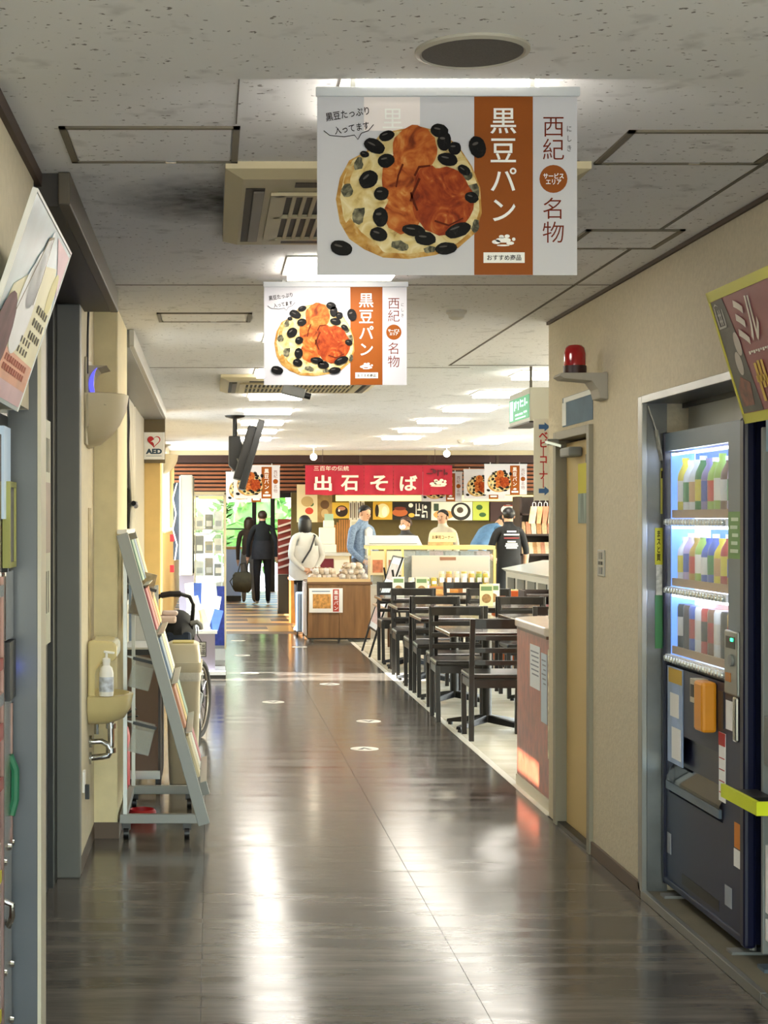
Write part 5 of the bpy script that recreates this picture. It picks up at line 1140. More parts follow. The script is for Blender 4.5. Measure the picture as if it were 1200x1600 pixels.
# lit valance
Yv = 23.4
t = thing('light_valance', 'bright yellow lit valance above the menu boards', 'light', (3.2, Yv, pyZ(783, Yv)))
MB().box(pxX(525, Yv)-3.2, pxX(832, Yv)-3.2, -.05, .05, 0, .085).build('lit_cover', mat('valance_lit', '#ffe98a', .5, emit=.55), t)
MB().box(pxX(525, Yv)-3.2, pxX(832, Yv)-3.2, -.06, .06, .085, .10).build('top_board', Mbrown, t)
for x in (-1, 0, 1): MB().box(x-.02, x+.02, .0, .04, .1, .8).build('hanger', Mbrown, t)
# back shop wall and menu boards
Yw = 25.2
wbk = struct('wall_shop', MB().box(pxX(455, Yw), 7.5, Yw, Yw+.1, 0, 2.3), mat('shop_wall', '#5a4a1e', .7, vary=.1), 'olive brown wall behind the far shop counter', 'wall')
def board(px0, px1, py0, py1, Y, col, name, label, shapes=(), cat='menu board', rough=.5, vary=0):
    t = thing(name, label, cat, (pxX((px0+px1)/2, Y), Y, pyZ(py1, Y)))
    ww = (px1-px0)*Y/F; hh = (py1-py0)*Y/F
    MB().box(-ww/2, ww/2, 0, .03, 0, hh).build('board', mat(name+'_'+col[1:]+('v' if vary else ''), col, rough, vary=vary, scale=10), t)
    for i, (kind, cx_, cz_, a, b, c_) in enumerate(shapes):
        m = mat('print_'+c_[1:], c_, .5)
        pl = disc(cx_*ww, cz_*hh, a*ww, b*hh) if kind == 'd' else rect(cx_*ww-a*ww, cx_*ww+a*ww, cz_*hh-b*hh, cz_*hh+b*hh)
        MB().flat(pl, -.001-.0008*i).build('print_shape', m, t)
    return t
board(519, 546, 785, 810, 24.8, '#e0b43c', 'menu_board', 'yellow menu board with a black bowl at the left of the menu row', (('d', .05, .45, .36, .36, '#2a120e'), ('d', .05, .62, .22, .12, '#c98a6a'), ('d', -.1, .5, .06, .08, '#f0e6da')))
for k, px in enumerate((548, 554, 560, 567)): board(px-2.4, px+2.4, 783, 812, 24.8, ['#d9d2c4', '#cfc6b4', '#e2dccf', '#d6cbb8'][k], 'menu_strip', f'narrow white vertical menu strip, {ORD[k]} to the right of the yellow bowl board', (('r', 0, .5, .2, .4, '#6b5a4a'),))
board(583, 613, 784, 812, 24.8, '#d8a72e', 'menu_board', 'golden menu board with pale fruit behind the man in the blue jacket', (('d', 0, .5, .35, .4, '#f1e3a8'), ('d', .1, .45, .15, .3, '#fdf6d8'), ('d', -.3, .5, .1, .35, '#2a1a10')))
t = board(613, 673, 784, 812, 24.8, '#15100f', 'menu_board', 'black menu board with white brush script and an orange dish', (('d', -.3, .4, .2, .22, '#c0622e'), ('d', -.3, .62, .16, .1, '#7a2f1a'), ('d', .0, .25, .08, .12, '#e8b448'), ('d', -.02, .8, .06, .12, '#f5efe2'), ('r', .12, .6, .012, .3, '#e9e4da'), ('r', .2, .55, .05, .04, '#e9e4da'), ('r', .2, .75, .012, .16, '#e9e4da'), ('r', .29, .6, .012, .25, '#e9e4da'), ('r', .34, .45, .05, .04, '#e9e4da'), ('d', .36, .7, .04, .1, '#e9e4da'), ('r', .15, .25, .06, .05, '#e9e4da'), ('r', .3, .2, .04, .08, '#e9e4da'), ('r', .4, .28, .012, .18, '#e9e4da')))
board(674, 738, 784, 813, 24.8, '#ece7d8', 'menu_board', 'white menu board with a big black brush ring', (('d', -.2, .3, .25, .25, '#e0a05a'), ('d', .22, .48, .24, .48, '#1d1613'), ('d', .22, .52, .17, .34, '#ece7d8'), ('d', .2, .55, .08, .16, '#4a3a30'), ('r', -.38, .7, .06, .2, '#3a4a3a')))
board(739, 764, 784, 813, 24.8, '#b9c24a', 'menu_board', 'lime green menu board with dark green leaves', (('d', -.1, .7, .2, .14, '#2f5a1e'), ('d', .1, .3, .22, .12, '#2f5a1e')))
board(766, 836, 784, 815, 25.0, '#3a1512', 'menu_board', 'dark red menu board at the right end behind the man in black', (('d', -.1, .6, .16, .25, '#e6e0d6'), ('d', .2, .4, .2, .2, '#1a0c0a'), ('r', .1, .8, .3, .03, '#9a3a2a')))
t = board(464, 496, 757, 816, 23.9, '#dcc79a', 'hanging_sign', 'tall cream rounded sign with a red flower at the left of the shop', (('d', .1, .30, .2, .09, '#c03a1e'), ('d', .2, .48, .12, .06, '#3a5a2a'), ('d', 0, .55, .3, .14, '#b89a62')), 'sign')
board(496, 519, 770, 816, 24.2, '#a5824c', 'cloth_hanging', 'brown patterned cloth hanging beside the cream sign', (('d', 0, .6, .3, .15, '#6a4a2a'), ('d', 0, .3, .25, .15, '#d0b27a')), 'cloth', vary=.3)
board(507, 521, 803, 820, 23.6, '#9fb9a0', 'notice_card', 'pale green card in front of the brown cloth', (), 'card')
board(547, 568, 812, 850, 24.4, '#ddd8c8', 'framed_notice', 'framed white notice beside the orange wooden screen', (('r', 0, .5, .4, .42, '#c9c2ae'), ('d', 0, .5, .2, .15, '#8a8a7a')), 'notice')
# orange wooden screen with vertical slats
t = thing('wooden_screen', 'curved orange wooden slat screen behind the cash counter', 'screen', (pxX(535, 24), 24.0, 0))
for i in range(7):
    x = -.12+i*.035; MB().box(x, x+.024, 0, .03, .85, pyZ(812+max(0, 2-i)*4, 24)).build('slat', mat('screen_orange', '#a86a2c', .5, vary=.2, scale=8), t)
MB().box(-.13, .13, .01, .04, 0, .85).build('base', mat('screen_orange', '#a86a2c'), t)
# cash counter with maroon cloth and register
cc = thing('cash_counter', 'cash counter with a maroon cloth behind the woman in white', 'counter', (pxX(515, 22.6), 22.6, 0))
cx0, cx1 = pxX(490, 22.4)-cc.location.x, pxX(548, 22.4)-cc.location.x
MB().box(cx0, cx1, 0, .6, 0, .98).build('body', mat('cash_cream', '#d8c8a6', .5), cc)
MB().box(cx0-.02, cx1+.02, -.04, .62, .98, 1.02).build('top', mat('cash_top', '#c9c4b8', .3), cc, bevel=.005)
MB().box(cx0+.03, pxX(523, 22.4)-cc.location.x, -.012, -.002, .35, .94).build('maroon_cloth', mat('cloth_maroon', '#6a1420', .7, vary=.15, scale=8), cc)
MB().box(pxX(524, 22.4)-cc.location.x, cx1, -.012, -.002, .45, .92).build('cream_panel', mat('panel_cream', '#e2dcc4', .6), cc)
rg = thing('cash_register', 'off-white cash register standing on the cash counter', 'register', (pxX(512, 22.7), 22.75, 1.02))
MB().box(-.12, .12, -.1, .2, 0, .12).build('base', mat('register_white', '#dcd6c2', .5), rg, bevel=.01)
MB().box(-.12, .11, .0, .04, .12, .36).build('screen', mat('register_white', '#dcd6c2'), rg, bevel=.01)
MB().box(-.06, .06, -.015, -.002, .02, .07).build('keypad', Mgreyp, rg)
MB().box(-.05, .10, .06, .16, .36, .46).build('printer', mat('register_white', '#dcd6c2'), rg, bevel=.01)
# ================================================================== long display case
Yd = 20.0
def dx(px): return pxX(px, Yd)
dc = thing('display_case', 'long glass display case with a pale wooden top rail and white panel', 'display case', ((dx(577)+dx(774))/2, Yd+.35, 0))
Mcw = mat('case_wood', '#d9bd74', .45)
MB().box(dx(577), dx(774), Yd, Yd+.7, 1.12, 1.165).build('top_rail', Mcw, dc, world=True)
MB().box(dx(577), dx(774), Yd+.02, Yd+.7, 0, .62).build('base', mat('case_white', '#c2bcae', .4), dc, world=True)
MB().box(dx(577), dx(774), Yd+.05, Yd+.7, .62, .66).build('shelf', mat('case_white', '#c2bcae'), dc, world=True)
for px in (577, 602, 629, 773): MB().box(dx(px)-.015, dx(px)+.015, Yd, Yd+.03, .62, 1.12).build('post', Mcw, dc, world=True)
MB().box(dx(578), dx(773), Yd+.03, Yd+.034, .66, 1.12).build('glass', Mglass, dc, world=True)
wp = MB().box(dx(643), dx(765), Yd-.02, Yd-.005, .76, 1.045).build('white_panel', mat('panel_offwhite', '#b9b0a0', .5), dc, world=True, bevel=.01)
MB().box(dx(687), dx(712), Yd-.024, Yd-.02, .985, 1.025).build('brown_tag', mat('tag_brown', '#8a5f46', .6), wp, world=True)
for i, (a, b) in enumerate(((579, 601), (604, 628))):
    MB().box(dx(a), dx(b), Yd-.012, Yd-.004, .80, 1.10).build('photo_panel', mat('case_photo%d' % i, ['#c9b48c', '#cdbfa6'][i], .4), dc, world=True)
    MB().box(dx(a+3), dx(b-3), Yd-.016, Yd-.012, .83, .99).build('fish_photo', mat('fish_photo', '#9a5a3a', .4, vary=.5, scale=16), dc, world=True)
MB().box(dx(578), dx(773), Yd+.05, Yd+.6, 1.02, 1.034).build('upper_shelf', Macr, dc, world=True)
for k, px in enumerate((640, 662, 684, 708, 732, 757)):
    o = MB().box(-.085, .085, -.1, .1, 0, .06).build('food_tray', mat('tray_%d' % (k % 3), ['#8a9099', '#6f7b88', '#a58a94'][k % 3], .4, vary=.35, scale=22), None, origin=(0,0,0), bevel=.008); o.location = (dx(px), Yd+.2, 1.036)
    tag(o, f'packed food tray behind the glass of the display case, {ORD[k]} from the left', 'tray', 'food trays in the display case')
t = thing('counter_hood', 'white box hood standing on the left end of the display case', 'box', ((dx(576)+dx(658))/2, Yd+.3, 1.165))
MB().loft([[(-.33,-.2,0),(.36,-.2,0),(.36,.2,0),(-.33,.2,0)], [(-.33,-.2,.125),(.30,-.2,.125),(.30,.2,.125),(-.33,.2,.125)]]).build('shell', mat('hood_white', '#c9cac8', .4), t, bevel=.008)
MB().box(-.31,.29,-.206,-.201,.02,.03).build('seam', Mgreyp, t)
t = thing('corner_sign', 'wooden sushi corner sign standing on the display case', 'sign', (dx(697), Yd+.25, 1.165))
MB().box(-.17,.16,0,.02,.045,.165).build('board', mat('sushi_wood', '#d8b98a', .5), t)
MB().box(-.19,.12,-.03,.0,0,.045).build('foot', mat('sushi_foot', '#c98a5a', .5, vary=.3, scale=18), t)
text(t, 'お寿司コーナー', -.005, .105, .27, .05, Mink, -.001, .02)
# ================================================================== product tables in front of the case
pt = thing('product_table', 'low wooden product table loaded with jars in front of the display case', 'table', (2.72, 18.55, 0))
Yp = 18.2
def tx_(px): return pxX(px, Yp)
MB().box(tx_(615), tx_(775), Yp, Yp+.6, .60, .64).build('top', mat('ptable_wood', '#b9824a', .5, vary=.15, scale=6), pt, world=True)
MB().box(tx_(640), tx_(775), Yp+.28, Yp+.6, .64, .72).build('riser', mat('ptable_wood', '#b9824a'), pt, world=True)
for x in (tx_(617), tx_(772)):
    for y in (Yp+.03, Yp+.57): MB().box(x-.02, x+.02, y-.02, y+.02, 0, .60).build('leg', mat('ptable_leg', '#5a3a22', .5), pt, world=True)
MB().box(tx_(615), tx_(775), Yp+.02, Yp+.58, .25, .28).build('lower_shelf', mat('ptable_leg', '#5a3a22'), pt, world=True)
jar_c = ['#b98a4a', '#cfc2a0', '#d8d2c0', '#c9a24a', '#8fa04a', '#d0b84a', '#c9b98a']; jn = ['amber', 'cream', 'white', 'honey', 'green', 'yellow', 'beige']
for k, px in enumerate((626, 638, 650, 662, 674, 686, 698, 710, 722, 734, 746, 758, 769)):
    tall = px > 690
    h = .17 if tall else .10
    t = thing('jar', f'{jn[k % 7]} product jar on the low product table, {ORD[k]} from the left', 'jar', (tx_(px), Yp+.42, .72 if px > 644 else .64), 0, 'jars on the low product table')
    MB().lathe([(.001,0),(.036,0),(.038,.01),(.038,h*.8),(.03,h*.88),(.001,h*.88)], n=12).build('body', mat('jar_'+jn[k % 7], jar_c[k % 7], .3, vary=.2, scale=30), t, smooth=True)
    MB().lathe([(.032,h*.86),(.032,h),(.001,h)], n=12).build('lid', mat('jar_lid%d' % (k % 2), ['#e6dcc0', '#c9b45a'][k % 2], .4), t, smooth=True)
    MB().box(-.025,.025,-.0395,-.038,h*.25,h*.6).build('label_card', Mpaper, t)
for k, px in enumerate((633, 655, 668, 700, 730)):
    t = thing('price_card', f'small white price card on the low product table, {ORD[k]} from the left', 'price card', (tx_(px), Yp+.1, .64), 0, 'price cards on the low product table')
    MB().box(-.035,.035,0,.003,.02,.09 if k % 2 else .11).build('card', Mpaper, t); MB().box(-.008,.008,.003,.02,0,.03).build('clip', Macr, t)
for k, px in enumerate((640, 662, 688, 712, 738, 762)):
    o = MB().box(-.05,.05,-.04,.04,0,.05).build('snack_box', mat('snack_%d' % (k % 3), ['#d99a4a', '#c97a3a', '#e0b46a'][k % 3], .5, vary=.2, scale=14), None, origin=(0,0,0), bevel=.004); o.location = (tx_(px), Yp+.17, .64)
    tag(o, f'small orange snack box at the front of the low product table, {ORD[k]} from the left', 'box', 'snack boxes on the low product table')
ot = thing('orange_table', 'round-edged orange cloth-covered table with boxes', 'table', (pxX(800, 16.8), 16.9, 0))
MB().lathe([(.001,.66),(.20,.66),(.205,.65),(.205,.60)], n=28).build('top', mat('orange_cloth', '#d9782a', .6), ot, smooth=True)
MB().lathe([(.195,.61),(.19,.3),(.185,.02)], n=28).build('skirt', mat('orange_skirt', '#c2642a', .6), ot, smooth=True)
for k in range(4):
    o = MB().box(-.045,.045,-.06,.06,0,.085).build('gift_box', mat('gift_%d' % (k % 2), ['#cf5f22', '#d8742c'][k % 2], .5), None, origin=(0,0,0), bevel=.003); o.location = (pxX(776+k*13, 16.8), 16.85, .66)
    tag(o, f'orange gift box on the orange table, {ORD[k]} from the left', 'box', 'orange gift boxes')
for k in range(5):
    o = MB().ell((0,0,.03), .05, .05, .035, 8, 6).build('snack_bag', mat('bag_%d' % (k % 2), ['#d8c04a', '#e6dca0'][k % 2], .3, vary=.2, scale=30), None, origin=(0,0,0), smooth=True); o.location = (3.30+k*.054, 18.1+.06*(k%2), 0); o.location.z = .64
    tag(o, f'yellow snack bag behind the orange boxes, {ORD[k]} from the left', 'bag', 'yellow snack bags')
t = thing('display_stand', 'small wooden stand holding the yellow snack bags', 'stand', (3.41, 18.2, 0))
MB().box(-.14,.14,-.15,.2,.58,.64).build('top', MATS['ptable_wood'], t); 
for x in (-.11,.11): MB().box(x-.02,x+.02,-.1,.15,0,.58).build('leg', MATS['ptable_leg'], t)
# ================================================================== right-hand shelves and freezers
fr_ = thing('chest_freezer', 'long white chest freezer with glass-fronted bins along the right', 'freezer', (3.75, 18.4, 0))
MB().box(3.60, 4.4, 15.8, 19.5, 0, .90).build('body', mat('freezer_white', '#bcbcb2', .4), fr_, world=True)
MB().prism([(3.54,.90),(3.60,.86),(4.4,.86),(4.4,1.0),(4.05,1.0)], 15.8, 19.5).build('sloped_lid', mat('freezer_lid', '#c3c6bf', .2), fr_, world=True, bevel=.01)
for i in range(6):
    y = 15.9+i*.6; MB().box(3.585, 3.60, y, y+.42, .55, .80).build('bin_window', mat('bin_dark', '#4a4f4c', .3), fr_, world=True)
MB().box(3.58, 3.60, 15.8, 19.5, .45, .49).build('bumper_rail', mat('rail_tan', '#c9bd94', .5), fr_, world=True)
sf = thing('product_shelf', 'dark slatted product shelf with packed snacks above the freezer', 'shelf', (4.3, 20.9, 0))
X0, X1 = pxX(808, 21.2), pxX(872, 21.2)
for z in (1.02, 1.28, 1.55): MB().box(X0, X1, 21.0, 21.5, z, z+.025).build('shelf_board', mat('shelf_dark', '#2c1a12', .5), sf, world=True)
for x in (X0+.01, X1-.01): MB().box(x-.015, x+.015, 21.0, 21.5, 0, 1.8).build('upright', mat('shelf_dark', '#2c1a12'), sf, world=True)
MB().box(X0, X1, 21.48, 21.5, .9, 1.8).build('back_panel', mat('shelf_dark', '#2c1a12'), sf, world=True)
for (z, nm, n_) in ((1.045, 'lower', 9), (1.305, 'upper', 7)):
    for k in range(n_):
        h = .15 if nm == 'lower' else .16
        o = MB().loft([[(-.03,-.02,0),(.03,-.02,0),(.03,.02,0),(-.03,.02,0)], [(-.032,-.015+.03,h*.6),(.032,-.015+.03,h*.6),(.032,.015+.03,h*.6),(-.032,.015+.03,h*.6)], [(-.028,.045,h),(.028,.045,h),(.028,.05,h),(-.028,.05,h)]]).build('snack_pack', mat('pack_%d' % (k % 4), ['#d8b48a', '#c98a6a', '#e6d2b0', '#b98a5a'][k % 4], .35, vary=.25, scale=25), None, origin=(0,0,0)); o.location = (X0+.06+k*(X1-X0-.12)/(n_-1), 21.1, z)
        tag(o, f'upright snack pack on the {nm} board of the dark shelf, {ORD[k]} from the left', 'snack pack', 'snack packs on the dark shelf')
lr = thing('low_rack', 'low dark wire rack with small pink packets beside the orange table', 'rack', (pxX(835, 15.5), 15.6, 0))
a, b = pxX(824, 15.5)-lr.location.x, pxX(872, 15.5)-lr.location.x
for z in (.42, .58, .74): MB().box(a, b, 0, .3, z, z+.02).build('shelf_board', MATS['shelf_dark'], lr)
for x in (a, b): MB().box(x-.012, x+.012, 0, .3, 0, .80).build('upright', MATS['shelf_dark'], lr)
MB().box(a, b, .28, .3, .3, .8).build('back_panel', MATS['shelf_dark'], lr)
for z, nm in ((.44, 'bottom'), (.60, 'middle')):
    for k in range(5):
        o = MB().box(-.018,.018,-.03,.03,0,.06).build('packet', mat('packet_%d' % (k % 2), ['#c9848a', '#d8c0b4'][k % 2], .4), None, origin=(0,0,0)); o.location = (lr.location.x+a+.04+k*.05, 15.72, z)
        tag(o, f'small pink packet on the {nm} shelf of the low dark rack, {ORD[k]} from the left', 'packet', 'packets on the low dark rack')
# hanging gift bags
for k in range(4):
    px = 832+k*9; Y = 20.6
    t = thing('gift_bag', f'striped paper gift bag hanging at the upper right, {ORD[k]} from the left', 'bag', (pxX(px, Y), Y, pyZ(818, Y)), 0, 'gift bags hanging at the upper right')
    MB().prism([(-.05,0),(.045,0),(.06,.22),(-.015,.22)], -.03, .03).build('bag', mat('giftbag_%d' % (k % 3), ['#e0c49a', '#d8986a', '#cf7a5a'][k % 3], .6, vary=.2, scale=10), t)
    MB().tube([(.0,0,.22),(.005,0,.27),(.04,0,.27),(.045,0,.22)], .004, 6).build('handle', Mpaper, t, smooth=True)
    MB().tube([(.02,0,.27),(.02,0,2.495-t.location.z)], .002, 4).build('hanging_wire', Malu, t)
# ================================================================== far left: monitor, showcase, screens
tv = thing('hanging_monitor', 'black television on a ceiling mount seen edge-on over the corridor', 'television', (pxX(367, 15.4), 15.4, 2.495))
MB().lathe([(.10,0),(.09,-.015),(.03,-.03)], n=20).build('ceiling_plate', Mdark, tv, smooth=True)
Mtv = mat('tv_black', '#0d0e0d', .4)
MB().cyl((0,0,-.03), (0,0,-.22), .022, n=10).build('pole', Mtv, tv, smooth=True)
MB().prism([(-.06,-.20),(.05,-.20),(.06,-.26),(.10,-.34),(.11,-.50),(.06,-.60),(-.02,-.52),(-.06,-.48)], -.10, .10).build('mount_box', mat('tv_mount', '#1d1c19', .5), tv, bevel=.008)
ax = Vector((.205-.04, 0, -.64)); top = Vector((.25, 0, -.06)); bot = Vector((.06, 0, -.71))
MB().bar(top, bot, .62, .06, up=(1,0,0)).build('screen_body', Mtv, tv, bevel=.006)
nn2 = Vector((.65, 0, -.19)).normalized()
MB().bar(top+nn2*.032, bot+nn2*.032, .60, .004, up=(1,0,0)).build('screen_glass', mat('tv_glass', '#060709', .08), tv)
MB().bar(Vector((.19,0,-.12))-nn2*.02, Vector((.045,0,-.62))-nn2*.02, .46, .09, up=(1,0,0)).build('back_cover', mat('tv_mount', '#35342f'), tv, bevel=.01)
MB().tube([(.02,-.2,-.42),(.05,-.22,-.5),(.06,-.22,-.58),(.10,-.21,-.62)], .008, 6).build('cable', mat('tv_cable', '#55534a', .5), tv, smooth=True)
# upright display panel, edge-on, cables behind
dp = thing('upright_screen', 'tall pale upright screen seen edge-on with cables behind it', 'screen', (pxX(296, 15.6), 15.6, 0))
MB().box(-.09, .03, 0, .8, .95, 1.93).build('casing', mat('casing_beige', '#c6c2b6', .5), dp, bevel=.01)
MB().box(.03, .045, .02, .78, .97, 1.91).build('screen', mat('tv_glass', '#060709'), dp)
MB().box(-.10, -.085, -.005, .805, .95, 1.92).build('white_back', mat('casing_white', '#dfe6ea', .4), dp)
MB().box(-.16, -.10, .1, .7, 1.1, 1.85).build('electronics', mat('electronics', '#20262e', .5, vary=.5, scale=14), dp)
MB().tube([(-.12,-.01,1.85),(-.16,-.03,1.7),(-.13,-.03,1.55),(-.16,-.03,1.4),(-.12,-.02,1.25),(-.14,-.03,1.1)], .007, 6).build('white_cable', Mwhite, dp, smooth=True)
for z in (1.28, .98): MB().box(-.19, -.15, .0, .05, z, z+.07).build('red_plug', Mred, dp)
MB().box(-.10, .04, .05, .7, 0, .95).build('stand', mat('stand_mauve', '#8c8492', .5), dp)
# glass showcase
gc = thing('glass_showcase', 'tall glass showcase with white trim full of packaged goods', 'showcase', (pxX(330, 17.0), 17.0, 0))
gx0, gx1 = pxX(303, 17)-gc.location.x, pxX(352, 17)-gc.location.x
MB().box(gx0, gx1, 0, 1.2, 0, .12).build('plinth', mat('plinth_white', '#e2eaf0', .3), gc)
MB().box(gx0, gx1, .02, 1.18, .12, .40).build('base', mat('showcase_base', '#9aa0ac', .4), gc)
for x in (gx0, gx1):
    for y in (0, 1.2): MB().box(x-.01, x+.01, y-.01, y+.01, .12, 1.78).build('corner_post', mat('post_brass', '#c9bfa0', .35, .4), gc)
MB().box(gx1-.003, gx1, 0, 1.2, .4, 1.78).box(gx0, gx1, -.003, 0, .4, 1.78).build('glass', Mglass, gc)
for z in (.62, .88, 1.12, 1.38): MB().box(gx0, gx1, .02, 1.18, z, z+.012).build('glass_shelf', Macr, gc)
MB().box(gx0-.01, gx1+.01, -.01, 1.21, 1.76, 1.79).build('top_frame', mat('post_brass', '#c9bfa0'), gc)
q = MB()
for k in ((gx0+.005, gx1-.03, -.008, -.004, 1.335, 1.35), (gx1-.045, gx1-.03, -.008, -.004, .5, 1.35)): q.box(*k)
q.build('white_trim', mat('trim_bluewhite', '#dbe8f0', .4), gc)
gcol = ['#e6e4da', '#5a625c', '#cfd8dc', '#8a7a5a', '#3a4450', '#d8c9a4']; gn = ['white', 'dark grey', 'silver', 'brown', 'navy', 'buff']
for r, z in enumerate((.632, .892, 1.132, 1.392)):
    for j in range(3):
        ci = (r*2+j) % 6
        t = thing('boxed_souvenir', f'{gn[ci]} boxed souvenir, {ORD[j]} from the left, {ORD[r]} showcase shelf from below', 'box', (gc.location.x+gx0+.06+j*.10, 17.12+.1*(j % 2), z), 0, 'souvenirs in the glass showcase')
        MB().box(-.045,.045,-.05,.05,0,.13+.03*((r+j) % 3)).build('box', mat('souv_'+gn[ci].replace(' ', '_'), gcol[ci], .5, vary=.2, scale=20), t, bevel=.004)
        MB().box(-.03,.03,-.052,-.05,.03,.09).build('label_card', Mpaper if ci in (1, 4, 3) else mat('souv_lab', '#7d8a96', .5), t)
# table with papers in front of the showcase and blue banner
dt = thing('leaflet_table', 'small table heaped with leaflets in front of the glass showcase', 'table', (pxX(322, 15.1), 15.05, 0))
a, b = pxX(292, 15.1)-dt.location.x, pxX(336, 15.1)-dt.location.x
MB().box(a, b, 0, .5, 0, .06).build('plinth', mat('plinth_white', '#e2eaf0'), dt); MB().box(a-.02, b+.10, -.03, .5, .0, .035).build('kick', Mdark, dt)
MB().box(a-.02, b+.10, -.035, .5, .035, .07).build('white_ledge', mat('plinth_white', '#e2eaf0'), dt)
MB().box(a, b, .02, .5, .06, .42).build('body', mat('table_mauve', '#8e8796', .5), dt)
MB().box(a-.02, b+.02, 0, .52, .42, .45).build('top', mat('casing_white', '#dfe6ea'), dt)
rr = random.Random(9); lc = ['#e9eef0', '#d6e0e4', '#c9b48a', '#2d4f9a', '#eef0ee', '#b5c3c8']; ln = ['white', 'pale grey', 'tan', 'blue', 'bright white', 'bluish']
for k in range(12):
    x = dt.location.x+a+.04+(k % 4)*.07; z = .45+(k//4)*.12; ci = k % 6
    o = MB().box(-.045,.045,-.004,.004,0,.20).build('leaflet', mat('leaf_'+ln[ci].replace(' ', '_'), lc[ci], .5, vary=.12, scale=20), None, origin=(0,0,0)); o.location = (x, 15.12+.1*(k//4), z); o.rotation_euler = (math.radians(-10), rr.uniform(-.3, .3), rr.uniform(-.3, .3))
    tag(o, f'{ln[ci]} leaflet on the small leaflet table, {ORD[k % 4]} from the left in the {ORD[k//4]} row', 'leaflet', 'leaflets on the small table')
t = thing('leaflet_tier', 'stepped clear rack holding the leaflets on the small table', 'rack', (dt.location.x, 15.2, .45))
MB().box(a,b,.0,.02,0,.10).box(a,b,.08,.10,0,.22).box(a,b,.16,.18,0,.36).build('steps', mat('casing_white', '#dfe6ea'), t)
t = thing('blue_banner', 'narrow deep blue patterned banner standing beside the showcase', 'banner', (pxX(343, 16.2), 16.2, 0))
MB().box(-.055, .05, 0, .01, .22, .82).build('cloth', mat('banner_blue', '#2a3f98', .6, vary=.3, scale=30), t)
MB().cyl((-.06,0,0), (-.06,0,.84), .007, n=8).build('pole', Mwhite, t, smooth=True); MB().box(-.10,.02,-.06,.06,0,.015).build('foot', Mdark, t)
# pale blue stall and goods near the far doors
t = thing('blue_counter', 'pale blue counter block before the glass doors', 'counter', (pxX(365, 29.2), 29.2, 0))
MB().box(-.16,.14,0,.6,.10,.95).build('body', mat('counter_skyblue', '#a5bce0', .5), t); MB().box(-.18,.16,-.02,.62,.95,.99).build('top', mat('top_tan', '#b9925a', .5), t); MB().box(-.16,.14,.01,.6,0,.10).build('plinth', Mdark, t)
t = thing('potted_plant', 'tall leafy green plant inside the glass doors on the left', 'plant', (pxX(352, 30.6), 30.6, 0))
MB().lathe([(.001,0),(.12,0),(.15,.3),(.13,.3),(.001,.28)], n=16).build('pot', mat('pot_white', '#d9d5c9', .5), t, smooth=True)
MB().cyl((0,0,.28), (0,0,1.75), .02, .012, 8).build('stem', mat('bark', '#5a4632'), t)
rr = random.Random(2); q = MB()
for k in range(90):
    a = rr.random()*2*PI; z = .8+rr.random()*1.1; r0 = .05; c = Vector((0,0,z)); d_ = Vector((math.cos(a), math.sin(a), rr.uniform(-.2,.5))); s_ = Vector((-math.sin(a), math.cos(a), 0))
    e = c+d_*.24; q.add([c, c+d_*.12+s_*.05, e, c+d_*.12-s_*.05], [(0,1,2,3)])
o = q.build('leaves', Mleaf, t); o['kind'] = 'stuff'
t = thing('striped_rack', 'red and white striped slanting rack right of the walking man', 'rack', (pxX(447, 25.5), 25.5, 0))
MB().box(-.13,.14,.1,.14,0,1.50).build('back', mat('rack_red', '#8a2f20', .5), t)
for k in range(7): MB().bar((-.12,.07,.72+k*.11), (.13,.07,.80+k*.11), .03, .05, up=(0,1,0)).build('striped_box', mat('rack_pale', '#e6cdbd', .5), t)
MB().box(-.13,.14,-.1,.1,0,.62).build('base', mat('rack_base', '#3d3a30', .5), t)
t = thing('low_shelf', 'orange-brown low shelf side behind the woman in white', 'shelf', (pxX(462, 23), 23.0, 0))
MB().box(-.07,.17,0,.5,0,.62).build('body', mat('low_orange', '#b9803a', .5, vary=.15, scale=6), t); MB().box(-.09,.18,-.02,.52,.62,.65).build('top', MATS['slat_orange'], t)
# yellow lit menu over the left stalls
t = board(310, 352, 752, 780, 24.6, '#f0cf6a', 'menu_board', 'yellow glowing sign above the glass showcase', (('r', -.2, .5, .1, .25, '#b98a2a'), ('r', .1, .5, .1, .25, '#b98a2a')), 'sign')
MB().cyl((0,.02,.25),(0,.02,.85),.008,n=6).build('hanger', Mbrown, t)
# spot lamps with globes
for k, (px, py, lab) in enumerate(((490, 714, 'round globe lamp hanging above the left end of the red noren'), (698, 709, 'round globe lamp hanging above the right end of the red noren'))):
    Y = 21.8; t = thing('globe_lamp', lab, 'lamp', (pxX(px, Y), Y, pyZ(py, Y)), 0, 'globe lamps above the noren')
    MB().ell((0,0,0), .045, .045, .045, 16, 10).build('globe', mat('globe_glow', '#fff6da', .4, emit=14), t, smooth=True)
    MB().cyl((0,0,.03), (0,0,2.495-t.location.z), .008, n=8).build('stem', Mwhite, t, smooth=True)
    MB().box(-.11,.04,-.02,.02,2.475-t.location.z,2.495-t.location.z).build('track_box', Mwhite, t)
